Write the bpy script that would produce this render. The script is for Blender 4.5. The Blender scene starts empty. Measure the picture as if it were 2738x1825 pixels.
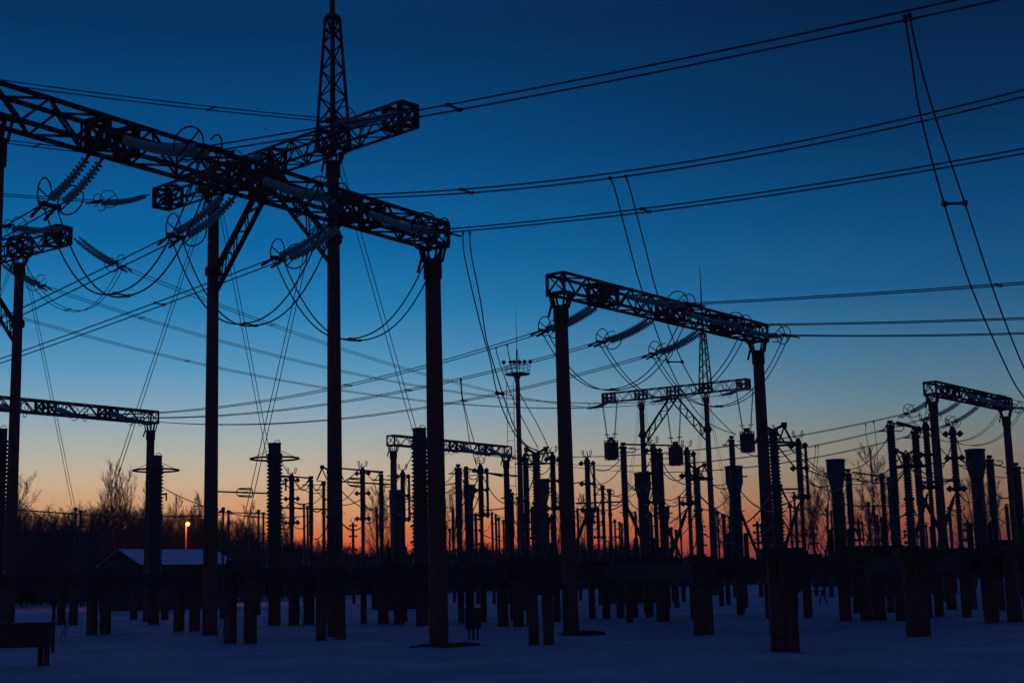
import bpy, math, random
from mathutils import Vector, Matrix
random.seed(11)
V = Vector
sc = bpy.context.scene
col = sc.collection
R = math.radians

# ------------------------------------------------------------------ camera
EYE = 2.0
F = 3803.0                      # focal length in photograph pixels (50 mm on 36 mm)
PITCH, ROLL = math.atan(636/3803.0), math.atan(0.026)
cd = bpy.data.cameras.new("camera"); cam = bpy.data.objects.new("camera", cd); col.objects.link(cam)
cd.lens = 50; cd.sensor_width = 36; cd.clip_end = 9000; cd.clip_start = 0.1
M3 = Matrix.Rotation(math.pi/2+PITCH, 3, 'X') @ Matrix.Rotation(-ROLL, 3, 'Z')
cam.matrix_world = Matrix.Translation((0, 0, EYE)) @ M3.to_4x4()
sc.camera = cam
RIGHT, UP, FWD = M3.col[0].copy(), M3.col[1].copy(), -M3.col[2].copy()

# ------------------------------------------------------------------ sky
w = bpy.data.worlds.new("World"); sc.world = w; w.use_nodes = True
nt = w.node_tree; nt.nodes.clear()
N = lambda t: nt.nodes.new(t)
L = nt.links.new
tc = N('ShaderNodeTexCoord'); sx = N('ShaderNodeSeparateXYZ'); L(tc.outputs['Generated'], sx.inputs[0])
def mth(op, a, b=None):
    n = N('ShaderNodeMath'); n.operation = op
    for i, s in enumerate((a, b)):
        if s is None: continue
        if isinstance(s, (int, float)): n.inputs[i].default_value = s
        else: L(s, n.inputs[i])
    return n.outputs[0]
elev = mth('MULTIPLY', mth('ARCSINE', sx.outputs[2]), 180/math.pi)
efac = mth('DIVIDE', elev, 90.0)
az = mth('MULTIPLY', mth('ARCTAN2', sx.outputs[0], sx.outputs[1]), 180/math.pi)
az0 = mth('SUBTRACT', az, -7.0)                 # the sun went down a little left of the middle
def srgb(c): return tuple(((x/255+0.055)/1.055)**2.4 if x/255 > 0.04045 else x/255/12.92 for x in c)
HAZE = .0006
def air(e):      # the sky beyond the haze is a little brighter than what arrives through it
    return 1+.85*(math.exp(HAZE*min(48/math.sin(R(max(e, .05))), 750))-1)
def ramp(stops):
    r = N('ShaderNodeValToRGB'); L(mth('POWER', efac, 0.5), r.inputs[0])
    el = r.color_ramp.elements
    while len(el) > 1: el.remove(el[0])
    for i, (e, c) in enumerate(stops):
        p = math.sqrt(max(e, 0)/90)
        x = el[0] if i == 0 else el.new(p)
        x.position = p; g_ = air(e); x.color = (*[min(1, q*g_) for q in srgb(c)], 1)
    return r.outputs[0]
glow = ramp([(0, (112, 50, 62)), (0.5, (170, 62, 42)), (0.9, (204, 68, 32)), (1.4, (216, 90, 38)), (2.1, (218, 120, 62)), (3.0, (212, 156, 108)),
             (4.0, (204, 172, 138)), (5.0, (182, 176, 160)), (6.5, (142, 168, 180)), (8.4, (88, 150, 186)), (10.8, (36, 124, 176)),
             (13.5, (4, 99, 157)), (17, (2, 76, 131)), (22, (1, 49, 94)), (32, (5, 48, 102)), (90, (28, 50, 116))])
side = ramp([(0, (42, 38, 68)), (0.6, (68, 48, 66)), (1.2, (108, 58, 54)), (2.0, (134, 82, 58)), (2.8, (138, 102, 76)), (3.6, (128, 110, 90)),
             (4.8, (118, 120, 112)), (6.4, (92, 122, 134)), (8.4, (62, 108, 138)), (11, (22, 84, 128)),
             (14, (5, 68, 114)), (17.5, (2, 46, 86)), (22, (1, 30, 64)), (32, (4, 34, 74)), (90, (28, 50, 116))])
back = ramp([(0, (48, 29, 38)), (6, (38, 33, 48)), (20, (24, 38, 66)), (90, (28, 50, 116))])
def mr(v, a, b):
    m = N('ShaderNodeMapRange'); m.interpolation_type = 'SMOOTHSTEP'; L(v, m.inputs[0])
    m.inputs[1].default_value = a; m.inputs[2].default_value = b; return m.outputs[0]
fr = mr(az0, -4, 29); fl = mr(mth('MULTIPLY', az0, -1), 14, 60)
fs = mth('MAXIMUM', fr, fl)
fb = mr(mth('ABSOLUTE', az0), 32, 80)
def mix(f, a, b):
    m = N('ShaderNodeMix'); m.data_type = 'RGBA'; L(f, m.inputs[0]); L(a, m.inputs[6]); L(b, m.inputs[7]); return m.outputs[2]
skycol = mix(fb, mix(fs, glow, side), back)
nish = N('ShaderNodeTexSky'); nish.sky_type = 'NISHITA'; nish.sun_disc = False
nish.sun_elevation = R(-4.0); nish.sun_rotation = R(-7)
bg1 = N('ShaderNodeBackground'); L(skycol, bg1.inputs[0]); bg1.inputs[1].default_value = 1.0
bg2 = N('ShaderNodeBackground'); L(nish.outputs[0], bg2.inputs[0]); bg2.inputs[1].default_value = 0.02
ad = N('ShaderNodeAddShader'); L(bg1.outputs[0], ad.inputs[0]); L(bg2.outputs[0], ad.inputs[1])
wo = N('ShaderNodeOutputWorld'); L(ad.outputs[0], wo.inputs[0])
sc.view_settings.view_transform = 'Standard'; sc.view_settings.look = 'None'
sc.view_settings.exposure = 0.0; sc.view_settings.gamma = 1.0
sc.cycles.max_bounces = 6; sc.cycles.transmission_bounces = 5

# ------------------------------------------------------------------ pixel <-> world
def ray(x, y): return RIGHT*((x-1369)/F) + UP*((912.5-y)/F) + FWD
def at(x, y, Y):
    d = ray(x, y); return V((0, 0, EYE)) + d*(Y/d.y)
def foot(x, y):
    d = ray(x, y); t = -EYE/d.z; return V((d.x*t, d.y*t, 0))
def prj(p):
    q = V(p)-V((0, 0, EYE)); z = q.dot(FWD)
    return (1369+F*q.dot(RIGHT)/z, 912.5-F*q.dot(UP)/z)
def hor(x): return 1548.5-0.026*(x-1369)
def on_plane(x, y, P, dr):
    """point of the ray through (x,y) on the vertical plane through P along dr"""
    n = V((-dr.y, dr.x, 0)); d = ray(x, y); C = V((0, 0, EYE))
    t = (P-C).dot(n)/d.dot(n); return C+d*t
def ground_xy(x, Z, y=1560):
    p = at(x, y, Z); return V((p.x, p.y, 0))
UD = V((.604, .797, 0)).normalized(); VD = V((UD.y, -UD.x, 0))

# ------------------------------------------------------------------ materials
def mat(name, c, rough=.8, metal=0, var=.25, scale=3, bump=.0, **kw):
    m = bpy.data.materials.new(name); m.use_nodes = True; t = m.node_tree; b = t.nodes['Principled BSDF']
    b.inputs['Roughness'].default_value = rough; b.inputs['Metallic'].default_value = metal
    for k, v in kw.items(): b.inputs[k].default_value = v
    tx = t.nodes.new('ShaderNodeTexCoord')
    n = t.nodes.new('ShaderNodeTexNoise'); n.inputs['Scale'].default_value = scale; n.inputs['Detail'].default_value = 6
    t.links.new(tx.outputs['Object'], n.inputs['Vector'])
    r = t.nodes.new('ShaderNodeValToRGB'); t.links.new(n.outputs['Fac'], r.inputs[0])
    r.color_ramp.elements[0].position = .3; r.color_ramp.elements[1].position = .7
    r.color_ramp.elements[0].color = (*[x*(1-var) for x in c], 1); r.color_ramp.elements[1].color = (*[min(1, x*(1+var)) for x in c], 1)
    t.links.new(r.outputs[0], b.inputs['Base Color'])
    if bump:
        bp = t.nodes.new('ShaderNodeBump'); bp.inputs['Strength'].default_value = bump; bp.inputs['Distance'].default_value = .05
        t.links.new(n.outputs['Fac'], bp.inputs['Height']); t.links.new(bp.outputs[0], b.inputs['Normal'])
    return m
CONC = mat('red_cast_weathered_concrete', (.21, .075, .055), .9, scale=4, bump=.3)  # reddened base colour: the warm cast on the columns is painted in
STEEL = mat('red_cast_galvanised_steel', (.10, .045, .04), .75, .1, scale=6)  # grey steel with the same red dusk cast put into its colour
PORC = mat('brown_grey_porcelain', (.105, .062, .058), .5, scale=5, var=.15)
GLASS = mat('toughened_glass', (.46, .74, .62), .3, scale=3, var=.1, **{'Transmission Weight': .35, 'IOR': 1.45})
WIRE = mat('aluminium_conductor', (.10, .10, .12), .6, .5, scale=9)
DARK = mat('dark_painted_steel', (.045, .03, .03), .7, scale=4)
BARK = mat('bark', (.07, .05, .05), .9, scale=8)
TWIG = mat('twig', (.045, .03, .032), .9, scale=8)
EARTH = mat('bare_frozen_earth', (.045, .035, .033), .95, scale=5, bump=.4)
WALL = mat('dark_timber_wall', (.05, .035, .03), .9, scale=2)
SNOWR = mat('roof_snow', (.80, .82, .86), .7, scale=1.5, var=.05, bump=.2)
TANK = mat('pale_painted_tank', (.15, .135, .15), .5, scale=3, var=.12)
GLASSD = mat('dark_glass', (.02, .02, .03), .1)
def snow_mat():
    m = bpy.data.materials.new('snow'); m.use_nodes = True; t = m.node_tree; b = t.nodes['Principled BSDF']
    b.inputs['Roughness'].default_value = .65
    tx = t.nodes.new('ShaderNodeTexCoord')
    def noise(s, d, sc3=(1, 1, 1)):
        mp = t.nodes.new('ShaderNodeMapping'); mp.inputs['Scale'].default_value = sc3; t.links.new(tx.outputs['Object'], mp.inputs[0])
        n = t.nodes.new('ShaderNodeTexNoise'); n.inputs['Scale'].default_value = s; n.inputs['Detail'].default_value = d
        t.links.new(mp.outputs[0], n.inputs['Vector']); return n.outputs['Fac']
    a = noise(.25, 5); c = noise(2.2, 8, (1, 2.2, 1)); e = noise(14, 4)
    r = t.nodes.new('ShaderNodeValToRGB'); t.links.new(a, r.inputs[0])
    r.color_ramp.elements[0].position = .3; r.color_ramp.elements[0].color = (.50, .51, .56, 1)
    r.color_ramp.elements[1].position = .7; r.color_ramp.elements[1].color = (.80, .82, .88, 1)
    t.links.new(r.outputs[0], b.inputs['Base Color'])
    m1 = t.nodes.new('ShaderNodeMath'); m1.operation = 'MULTIPLY_ADD'; t.links.new(e, m1.inputs[0]); m1.inputs[1].default_value = .15; t.links.new(c, m1.inputs[2])
    bp = t.nodes.new('ShaderNodeBump'); bp.inputs['Strength'].default_value = 1.0; bp.inputs['Distance'].default_value = .6
    t.links.new(m1.outputs[0], bp.inputs['Height']); t.links.new(bp.outputs[0], b.inputs['Normal'])
    return m
SNOW = snow_mat()
def emis(name, c, s):
    m = bpy.data.materials.new(name); m.use_nodes = True; b = m.node_tree.nodes['Principled BSDF']
    b.inputs['Base Color'].default_value = (*c, 1); b.inputs['Emission Color'].default_value = (*c, 1); b.inputs['Emission Strength'].default_value = s
    return m
LAMP = emis('sodium_lamp', (1, .42, .07), 2.6)
LENS = emis('sodium_lens', (1, .26, .02), .9)

# ------------------------------------------------------------------ mesh helpers
class MB:
    def __init__(s): s.v = []; s.f = []
    def add(s, vs, fs):
        k = len(s.v); s.v += [tuple(p) for p in vs]; s.f += [tuple(i+k for i in f) for f in fs]
    def box(s, c, d, rz=0, ry=0):
        m = Matrix.Rotation(rz, 3, 'Z') @ Matrix.Rotation(ry, 3, 'Y'); c = V(c)
        vs = [c+m @ V((x*d[0]/2, y*d[1]/2, z*d[2]/2)) for x in (-1, 1) for y in (-1, 1) for z in (-1, 1)]
        s.add(vs, [(0, 1, 3, 2), (4, 6, 7, 5), (0, 4, 5, 1), (2, 3, 7, 6), (0, 2, 6, 4), (1, 5, 7, 3)])
    def bar(s, p, q, w, h=None, n=4, w2=None):
        p, q = V(p), V(q); d = (q-p)
        if d.length < 1e-6: return
        d.normalize(); a = d.orthogonal() if abs(d.z) > .95 else d.cross(V((0, 0, 1))); a.normalize(); b = d.cross(a)
        w2 = w if w2 is None else w2; h = w if h is None else h
        vs = []
        for P, ww, hh in ((p, w, h), (q, w2, h*w2/w)):
            for i in range(n):
                an = 2*math.pi*(i+.5)/n; k = .7071 if n == 4 else .5
                vs.append(P+a*math.cos(an)*ww*k+b*math.sin(an)*hh*k)
        s.add(vs, [(i, (i+1) % n, n+(i+1) % n, n+i) for i in range(n)]+[tuple(range(n))[::-1], tuple(range(n, 2*n))])
    def tube(s, path, r, n=5, r2=None):
        path = [V(p) for p in path]; m = len(path); vs = []; a = None
        for i, p in enumerate(path):
            d = (path[min(i+1, m-1)]-path[max(i-1, 0)]).normalized()
            if a is None: a = d.orthogonal().normalized()
            a = (a-d*a.dot(d)); a = a.normalized() if a.length > 1e-6 else d.orthogonal().normalized()
            b = d.cross(a); rr = r if r2 is None else r+(r2-r)*i/(m-1)
            for k in range(n):
                t = 2*math.pi*k/n; vs.append(p+a*math.cos(t)*rr+b*math.sin(t)*rr)
        fs = [(i*n+k, i*n+(k+1) % n, (i+1)*n+(k+1) % n, (i+1)*n+k) for i in range(m-1) for k in range(n)]
        s.add(vs, fs+[tuple(range(n))[::-1], tuple(range((m-1)*n, m*n))])
    def lathe(s, prof, base=(0, 0, 0), n=14, axis=None):
        base = V(base); ax = V((0, 0, 1)) if axis is None else V(axis).normalized()
        a = ax.orthogonal().normalized(); b = ax.cross(a); vs = []; m = len(prof)
        for r, z in prof:
            for k in range(n):
                t = 2*math.pi*k/n; vs.append(base+ax*z+a*math.cos(t)*r+b*math.sin(t)*r)
        fs = [(i*n+k, i*n+(k+1) % n, (i+1)*n+(k+1) % n, (i+1)*n+k) for i in range(m-1) for k in range(n)]
        s.add(vs, fs+[tuple(range(n))[::-1], tuple(range((m-1)*n, m*n))])
    def torus(s, c, Rr, r, axis=(0, 0, 1), n=36, k=6, a0=0, a1=360):
        c = V(c); ax = V(axis).normalized(); a = ax.orthogonal().normalized(); b = ax.cross(a)
        full = a1-a0 >= 360; m = n if full else n+1; vs = []
        for i in range(m):
            t = R(a0+(a1-a0)*i/n); d = a*math.cos(t)+b*math.sin(t)
            for j in range(k):
                u = 2*math.pi*j/k; vs.append(c+d*(Rr+r*math.cos(u))+ax*r*math.sin(u))
        fs = [(i*k+j, ((i+1) % m)*k+j, ((i+1) % m)*k+(j+1) % k, i*k+(j+1) % k) for i in range(n) for j in range(k)]
        s.add(vs, fs)
    def sphere(s, c, r, n=12):
        s.lathe([(max(r*math.sin(math.pi*i/8), .001), r-r*math.cos(math.pi*i/8)) for i in range(9)], V(c)-V((0, 0, r)), n)
    def build(s, name, m, parent=None, smooth=False):
        me = bpy.data.meshes.new(name); me.from_pydata(s.v, [], s.f); me.materials.append(m); me.update()
        if smooth: me.polygons.foreach_set('use_smooth', [True]*len(me.polygons))
        o = bpy.data.objects.new(name, me); col.objects.link(o)
        if parent is not None: o.parent = parent
        return o
def thing(name, label, cat, loc=(0, 0, 0), rz=0, group=None):
    o = bpy.data.objects.new(name, None); col.objects.link(o); o.location = loc; o.rotation_euler = (0, 0, rz)
    o.empty_display_size = .3; return tag(o, label, cat, group, 'thing')
def tag(o, label=None, cat=None, group=None, kind=None):
    if label: o['label'] = label
    if cat: o['category'] = cat
    if group: o['group'] = group
    if kind: o['kind'] = kind
    return o
def sheds(r, z0, z1, pitch=.15, ext=.06):
    n = max(1, int((z1-z0)/pitch)); p = (z1-z0)/n; out = []
    for i in range(n):
        z = z0+i*p; out += [(r, z), (r+ext, z+p*.35), (r+ext, z+p*.45), (r, z+p*.8)]
    return out+[(r, z1)]

# ------------------------------------------------------------------ ground
from mathutils import noise
def ground_z(x, y):
    return .12*noise.noise(V((x*.13, y*.13, 0)))+.08*noise.noise(V((x*.45, y*.35, 3)))+.05*noise.noise(V((x*1.1, y*.9, 7)))-.03
def ground():
    mb = MB()
    ys = [-60, -20, 0]+[2+.5*i for i in range(120)]+[62+1.0*i for i in range(90)]+[160, 180, 200, 240, 300, 400, 550, 750]
    xs = [-720, -450, -300, -150, -100]+[-70+.7*i for i in range(201)]+[100, 150, 300, 450, 720]
    vs = []
    for y in ys:
        for x in xs:
            z = 0
            if 3 < y < 155 and abs(x) < 75:
                z = ground_z(x, y)
            vs.append((x, y, z))
    n = len(xs)
    fs = [(j*n+i, j*n+i+1, (j+1)*n+i+1, (j+1)*n+i) for j in range(len(ys)-1) for i in range(n-1)]
    mb.add(vs, fs); o = mb.build('ground', SNOW, None, True); tag(o, kind='structure')
ground()
def bare_patch(x, Z, rr, label):
    c = ground_xy(x, Z); mb = MB()
    vs = [(0, 0, .10)]; n = 60
    for k, (q, h) in enumerate(((.55, .10), (.85, .05), (1.0, -.10))):
        for i in range(n):
            t = 2*math.pi*i/n; r = rr*q*(1+.12*math.sin(2*t+.5)+.09*math.sin(5*t+rr*9)+.05*math.sin(11*t+1)+random.uniform(-.05, .05)); vs.append((r*math.cos(t), r*math.sin(t), h+random.uniform(-.015, .015)))
    fs = [(0, 1+i, 1+(i+1) % n) for i in range(n)]
    for k in range(2):
        fs += [(1+k*n+i, 1+(k+1)*n+i, 1+(k+1)*n+(i+1) % n, 1+k*n+(i+1) % n) for i in range(n)]
    mb.add(vs, fs); o = mb.build('earth_mound', EARTH, None, True); o.location = c; tag(o, label, 'earth mound', 'bare earth mounds round the column feet')
bare_patch(1195, 45.2, 1.12, 'low mound of bare earth round the nearest thick concrete column')
bare_patch(1548, 52.8, .8, 'small bare earth mound at the left column of the middle portal')

# ------------------------------------------------------------------ gantries
def lattice(mb, p0, p1, wd, wv, w, h, panel, ch, br, ends=True):
    """box truss from p0 to p1 (bottom centre line); wd = unit sideways, wv = unit up"""
    L_ = (p1-p0).length; n = max(2, int(round(L_/panel))); d = (p1-p0)/n
    c = [(-w/2, 0), (w/2, 0), (w/2, h), (-w/2, h)]
    def P(i, k): return p0+d*i+wd*c[k][0]+wv*c[k][1]
    for k in range(4): mb.bar(P(0, k), P(n, k), ch)
    for i in range(n):
        for a, b in ((0, 1), (1, 2), (2, 3), (3, 0)):
            if (i+(a % 2)) % 2 == 0: mb.bar(P(i, a), P(i+1, b), br)
            else: mb.bar(P(i, b), P(i+1, a), br)
            if i % 4 == 0 or (ends and i == n-1): mb.bar(P(i, a), P(i, b), br*.9)
    if ends:
        for i in (0, n):
            for a, b in ((0, 1), (1, 2), (2, 3), (3, 0)): mb.bar(P(i, a), P(i, b), ch*.95)
            mb.bar(P(i, 0), P(i, 2), br*.8); mb.bar(P(i, 1), P(i, 3), br*.8)
def plates(mb, p, wd, dr, w, h, s=.9):
    """stiffened bay where strings are bolted on"""
    for o in (-s/2, s/2):
        q = p+dr*o
        for k in (-1, 1): mb.bar(q+wd*k*w/2, q+wd*k*w/2+V((0, 0, h)), .13)
        mb.bar(q-wd*w/2, q+wd*w/2+V((0, 0, h)), .07); mb.bar(q+wd*w/2, q-wd*w/2+V((0, 0, h)), .07)
        mb.bar(q-wd*w/2, q+wd*w/2, .12); mb.bar(q-wd*w/2+V((0, 0, h)), q+wd*w/2+V((0, 0, h)), .12)
    mb.bar(p-dr*s/2-wd*w/2+V((0, 0, h*.5)), p+dr*s/2-wd*w/2+V((0, 0, h*.5)), .1)
    mb.bar(p-dr*s/2+wd*w/2+V((0, 0, h*.5)), p+dr*s/2+wd*w/2+V((0, 0, h*.5)), .1)
def column(mb, base, top, r0=.31, r1=.25):
    mb.lathe([(r0, -.3), (r0, .02), (r0-.005, .05), (r1, top-base.z-.02), (r1-.02, top-base.z)], base, 20)
def cap(mb, c, z, dr, wd, w):
    """steel head joining a column top at z to the truss above (z+.55)"""
    b = V((c.x, c.y, 0))
    mb.lathe([(.27, z-.55), (.30, z-.55), (.30, z+.0), (.33, z+.02), (.33, z+.06), (.05, z+.07)], b, 16)
    for k in (-1, 1):
        for j in (-1, 1):
            mb.bar(b+wd*k*.24+dr*j*.2+V((0, 0, z)), b+wd*k*w/2+dr*j*.22+V((0, 0, z+.56)), .06)
        mb.bar(b+wd*k*(w/2)-dr*.34+V((0, 0, z+.52)), b+wd*k*(w/2)+dr*.34+V((0, 0, z+.52)), .12)
        mb.bar(b+wd*k*.38-dr*.3+V((0, 0, z-.35)), b+wd*k*.3-dr*.2+V((0, 0, z+.1)), .07)
        mb.bar(b+wd*k*.25+dr*.0+V((0, 0, z-.05)), b+wd*k*w/2+V((0, 0, z+.5)), .09)
def portal(label, c0, c1, h, over=0.3, w=.78, hb=.74, panel=.78, seats=(), group='low portals carrying the phase conductors', ch=.10, br=.055):
    """low two-column portal: c0, c1 column feet (ground points), h = underside of truss"""
    dr = (c1-c0).normalized(); wd = V((dr.y, -dr.x, 0)); mid = (c0+c1)/2
    t = thing('steel_gantry', label, 'gantry', (0, 0, 0), 0, group)
    for c in (c0, c1):
        m = MB(); column(m, V((c.x, c.y, 0)), h-.55); m.build('column', CONC, t, True)
        m = MB(); cap(m, c, h-.55, dr, wd, w); m.build('column_head', STEEL, t)
    m = MB(); a = c0-dr*over+V((0, 0, h)); b = c1+dr*over+V((0, 0, h))
    lattice(m, a, b, wd, V((0, 0, 1)), w, hb, panel, ch, br)
    for s in seats: plates(m, c0+dr*s+V((0, 0, h)), wd, dr, w, hb)
    m.build('lattice_beam', STEEL, t)
    return dict(t=t, c0=c0, c1=c1, dr=dr, wd=wd, h=h, hb=hb, w=w)
def guy(label, p, q, off):
    t = thing('guy_wire', label, 'guy wire', (0, 0, 0), 0, 'thin twin guy wires of the tall portals')
    for k in (-1, 1):
        m = MB(); m.bar(p+off*k*.12, q+off*k*.12, .022, n=4); m.build('strand', WIRE, t)
def tall_portal(label, c0, c1, h, over0, over1, mast_on=None, masttop=25.6, spike=0, group='tall portals with raking braces'):
    """c0 left column, c1 right column; mast stands over c1"""
    dr = (c1-c0).normalized(); wd = V((dr.y, -dr.x, 0)); w, hb = .88, .9
    t = thing('steel_gantry', label, 'gantry', (0, 0, 0), 0, group)
    for c in (c0, c1):
        m = MB(); column(m, V((c.x, c.y, 0)), h-.5, .33, .24); m.build('column', CONC, t, True)
        m = MB(); cap(m, c, h-.55, dr, wd, w); m.build('column_head', STEEL, t); m = MB()
        m.lathe([(.30, h-3.95), (.36, h-3.9), (.36, h-3.6), (.28, h-3.5)], V((c.x, c.y, 0)), 12)
        m.bar(c+dr*-.55+V((0, 0, h-3.75)), c+dr*.55+V((0, 0, h-3.75)), .1)
        m.bar(c+dr*-.5+V((0, 0, h-3.8)), c+dr*-.26+V((0, 0, h-3.3)), .07); m.bar(c+dr*.5+V((0, 0, h-3.8)), c+dr*.26+V((0, 0, h-3.3)), .07)
        m.build('brace_collar', STEEL, t)
    m = MB(); a = c0-dr*over0+V((0, 0, h)); b = c1+dr*over1+V((0, 0, h))
    lattice(m, a, b, wd, V((0, 0, 1)), w, hb, .86, .085, .05)
    mid = (c0+c1)/2
    for q in (c0, mid, c1, c0-dr*(over0-.6), c1+dr*(over1-.6)): plates(m, q+V((0, 0, h)), wd, dr, w, hb)
    m.build('lattice_beam', STEEL, t)
    for c, s in ((c0, 1), (c1, -1)):
        m = MB()
        for k in (-.07, .07):
            p = mid+V((0, 0, h))-dr*s*.3; q = c+dr*s*.25+V((0, 0, h-3.7))
            up = V((0, 0, .62))
            m.bar(p+wd*k, q+wd*k, .12); m.bar(p+wd*k+dr*s*.95, q+wd*k-V((0, 0, 1.0)), .08)
            n = 5
            for i in range(n):
                A = p.lerp(q, i/n)+wd*k; B = (p+dr*s*.95).lerp(q-V((0, 0, 1.0)), (i+.5)/n)+wd*k; C_ = p.lerp(q, (i+1)/n)+wd*k
                m.bar(A, B, .045); m.bar(B, C_, .045)
        for i in range(4): 
            A = p.lerp(q, i/4); m.bar(A-wd*.07, A+wd*.07, .05)
        m.build('raking_brace', STEEL, t)
    if mast_on is not None:
        c = mast_on; m = MB(); z0 = h+hb-.9; z1 = masttop; n = 10
        def W(z): return 1.02+(.42-1.02)*(z-z0)/(z1-z0)
        zs = [z0+(z1-z0)*(1-(1-i/n)**1.0) for i in range(n+1)]
        def P(i, k):
            a_, b_ = ((-1, -1), (1, -1), (1, 1), (-1, 1))[k % 4]; ww = W(zs[i])/2
            return c+dr*a_*ww+wd*b_*ww+V((0, 0, zs[i]))
        for k in range(4):
            m.bar(P(0, k), P(n, k), .095)
            for i in range(n):
                if (i+k) % 2: m.bar(P(i, k), P(i+1, k+1), .05)
                else: m.bar(P(i, k+1), P(i+1, k), .05)
            for i in (0, n-1, n): m.bar(P(i, k), P(i, k+1), .06)
        m.lathe([(.3, z1-.05), (.3, z1+.08), (.12, z1+.1), (.11, z1+1.2), (.02, z1+(spike or 4))], c, 8)
        m.build('lightning_mast', STEEL, t)
    return dict(t=t, c0=c0, c1=c1, dr=dr, wd=wd, h=h, hb=hb, w=w)
HA = 12.75
GA = portal('nearest low portal, lattice beam running from the upper left corner to the thick centre column',
            ground_xy(-36, 31.4, 900), ground_xy(1160, 45, 900), HA, seats=(3.4, 8.2, 12.9), over=.35)
GC = portal('low portal right of centre between two thick concrete columns, glass strings on both sides',
            ground_xy(1502, 53.5, 900), ground_xy(2027, 65.9, 950), HA, seats=(2.9, 8.0, 12.6))
GD = portal('low portal at the right edge, its left column standing among dark breaker columns',
            ground_xy(2500, 88.3, 1150), ground_xy(2693, 98.2, 1150), HA, seats=(3, 7.6, 12))
cE = ground_xy(402, 93, 1200)
GE = portal('distant low portal at the left edge, reaching the first ringed column', cE-UD*16, cE, HA, seats=(3, 8, 12.6), hb=.75)
GF = portal('small distant low portal behind the nearest thick column, above the orange horizon', ground_xy(1053, 112.5, 1300), ground_xy(1355, 124.5, 1300), HA, seats=(4, 8, 12), hb=.75)
HB = 19.75
b0, b1 = ground_xy(568, 62.6, 900), ground_xy(893, 57, 900)
GB = tall_portal('tall portal with the big lattice lightning mast rising above its right column', b0, b1, HB, 4.2, 4.65, mast_on=b1, masttop=25.6, spike=3)
g0, g1 = ground_xy(1722, 143.6, 1250), ground_xy(1897, 139.7, 1250)
GG = tall_portal('distant tall portal with three drums hung under its beam and a needle mast', g0, g1, HB, 4.3, 4.6, mast_on=g1, masttop=25.6, spike=7)
h1 = ground_xy(46, 74, 900)
GH = tall_portal('tall portal cut by the left edge of the picture, only its right end showing', h1-VD*8.4, h1, HB, 4, 3.9)
for (c, lab, ra, rb) in ((b1, 'right column of the mast portal', 6, 8.4), (b0, 'left column of the mast portal', 7.5, 5.5), (h1, 'column of the portal at the left edge', 8, 5.5), (g0, 'left column of the distant portal with drums', 6, 6), (g1, 'right column of the distant portal with drums', 6, 6)):
    top = c+V((0, 0, HB-.3))
    guy('near side twin guy wire of the %s' % lab, top-UD*.3, c-UD*ra, VD)
    guy('far side twin guy wire of the %s' % lab, top+UD*.3, c+UD*rb, VD)

# ------------------------------------------------------------------ tension strings and conductors
STRN = {}
def curve_pts(p, q, sag, n=14):
    return [p.lerp(q, i/n)-V((0, 0, 4*sag*(i/n)*(1-i/n))) for i in range(n+1)]
def chain_mesh(mb, path, rd=.125, pitch=.13):
    L_ = [0]
    for a, b in zip(path, path[1:]): L_.append(L_[-1]+(b-a).length)
    tot = L_[-1]; n = int((tot-.5)/pitch); j = 0
    for i in range(n):
        s = .25+(i+.5)*pitch
        while j < len(L_)-2 and L_[j+1] < s: j += 1
        a, b = path[j], path[j+1]; f = (s-L_[j])/(L_[j+1]-L_[j]); c = a.lerp(b, f); d = (b-a).normalized()
        mb.lathe([(.04, -.05), (.05, -.03), (rd*.8, -.012), (rd, .0), (rd*.92, .01), (.05, .02), (.04, .055)], c, 10, d)
def tension_string(name_label, P, Q, side, rings=True, rd=.125, key=None, group='glass tension strings', sep=.42, sag=.16):
    """double glass string from P on the truss to Q where the conductors start; side = sideways unit"""
    t = thing('insulator_string', name_label, 'insulator string', (0, 0, 0), 0, group)
    for k in (-1, 1):
        o = side*k*sep/2
        m = MB(); path = curve_pts(P+o, Q+o, sag); chain_mesh(m, path, rd); m.build('insulator', GLASS, t, True)
        m = MB(); m.tube(path, .022, 5); m.bar(path[0], path[0]+(path[1]-path[0]).normalized()*.25, .06); m.build('link_rod', STEEL, t)
    d = (Q-P).normalized(); m = MB(); m.bar(Q-side*(sep/2+.12), Q+side*(sep/2+.12), .1)
    for k in (-1, 1): m.bar(Q+side*k*sep/2-d*.1, Q+side*k*sep/2+d*.55, .06)
    m.build('yoke_plate', STEEL, t)
    if rings:
        for k in (-1, 1):
            m = MB(); c = Q-d*.35+side*k*.40; ax = (side*k*.9+d*.25).normalized()
            a = ax.orthogonal().normalized(); m.torus(c, .40, .022, ax, 26, 5, 20, 330)
            m.bar(c+a*.4, c-a*.4, .03); m.build('grading_ring', STEEL, t)
    return Q
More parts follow.
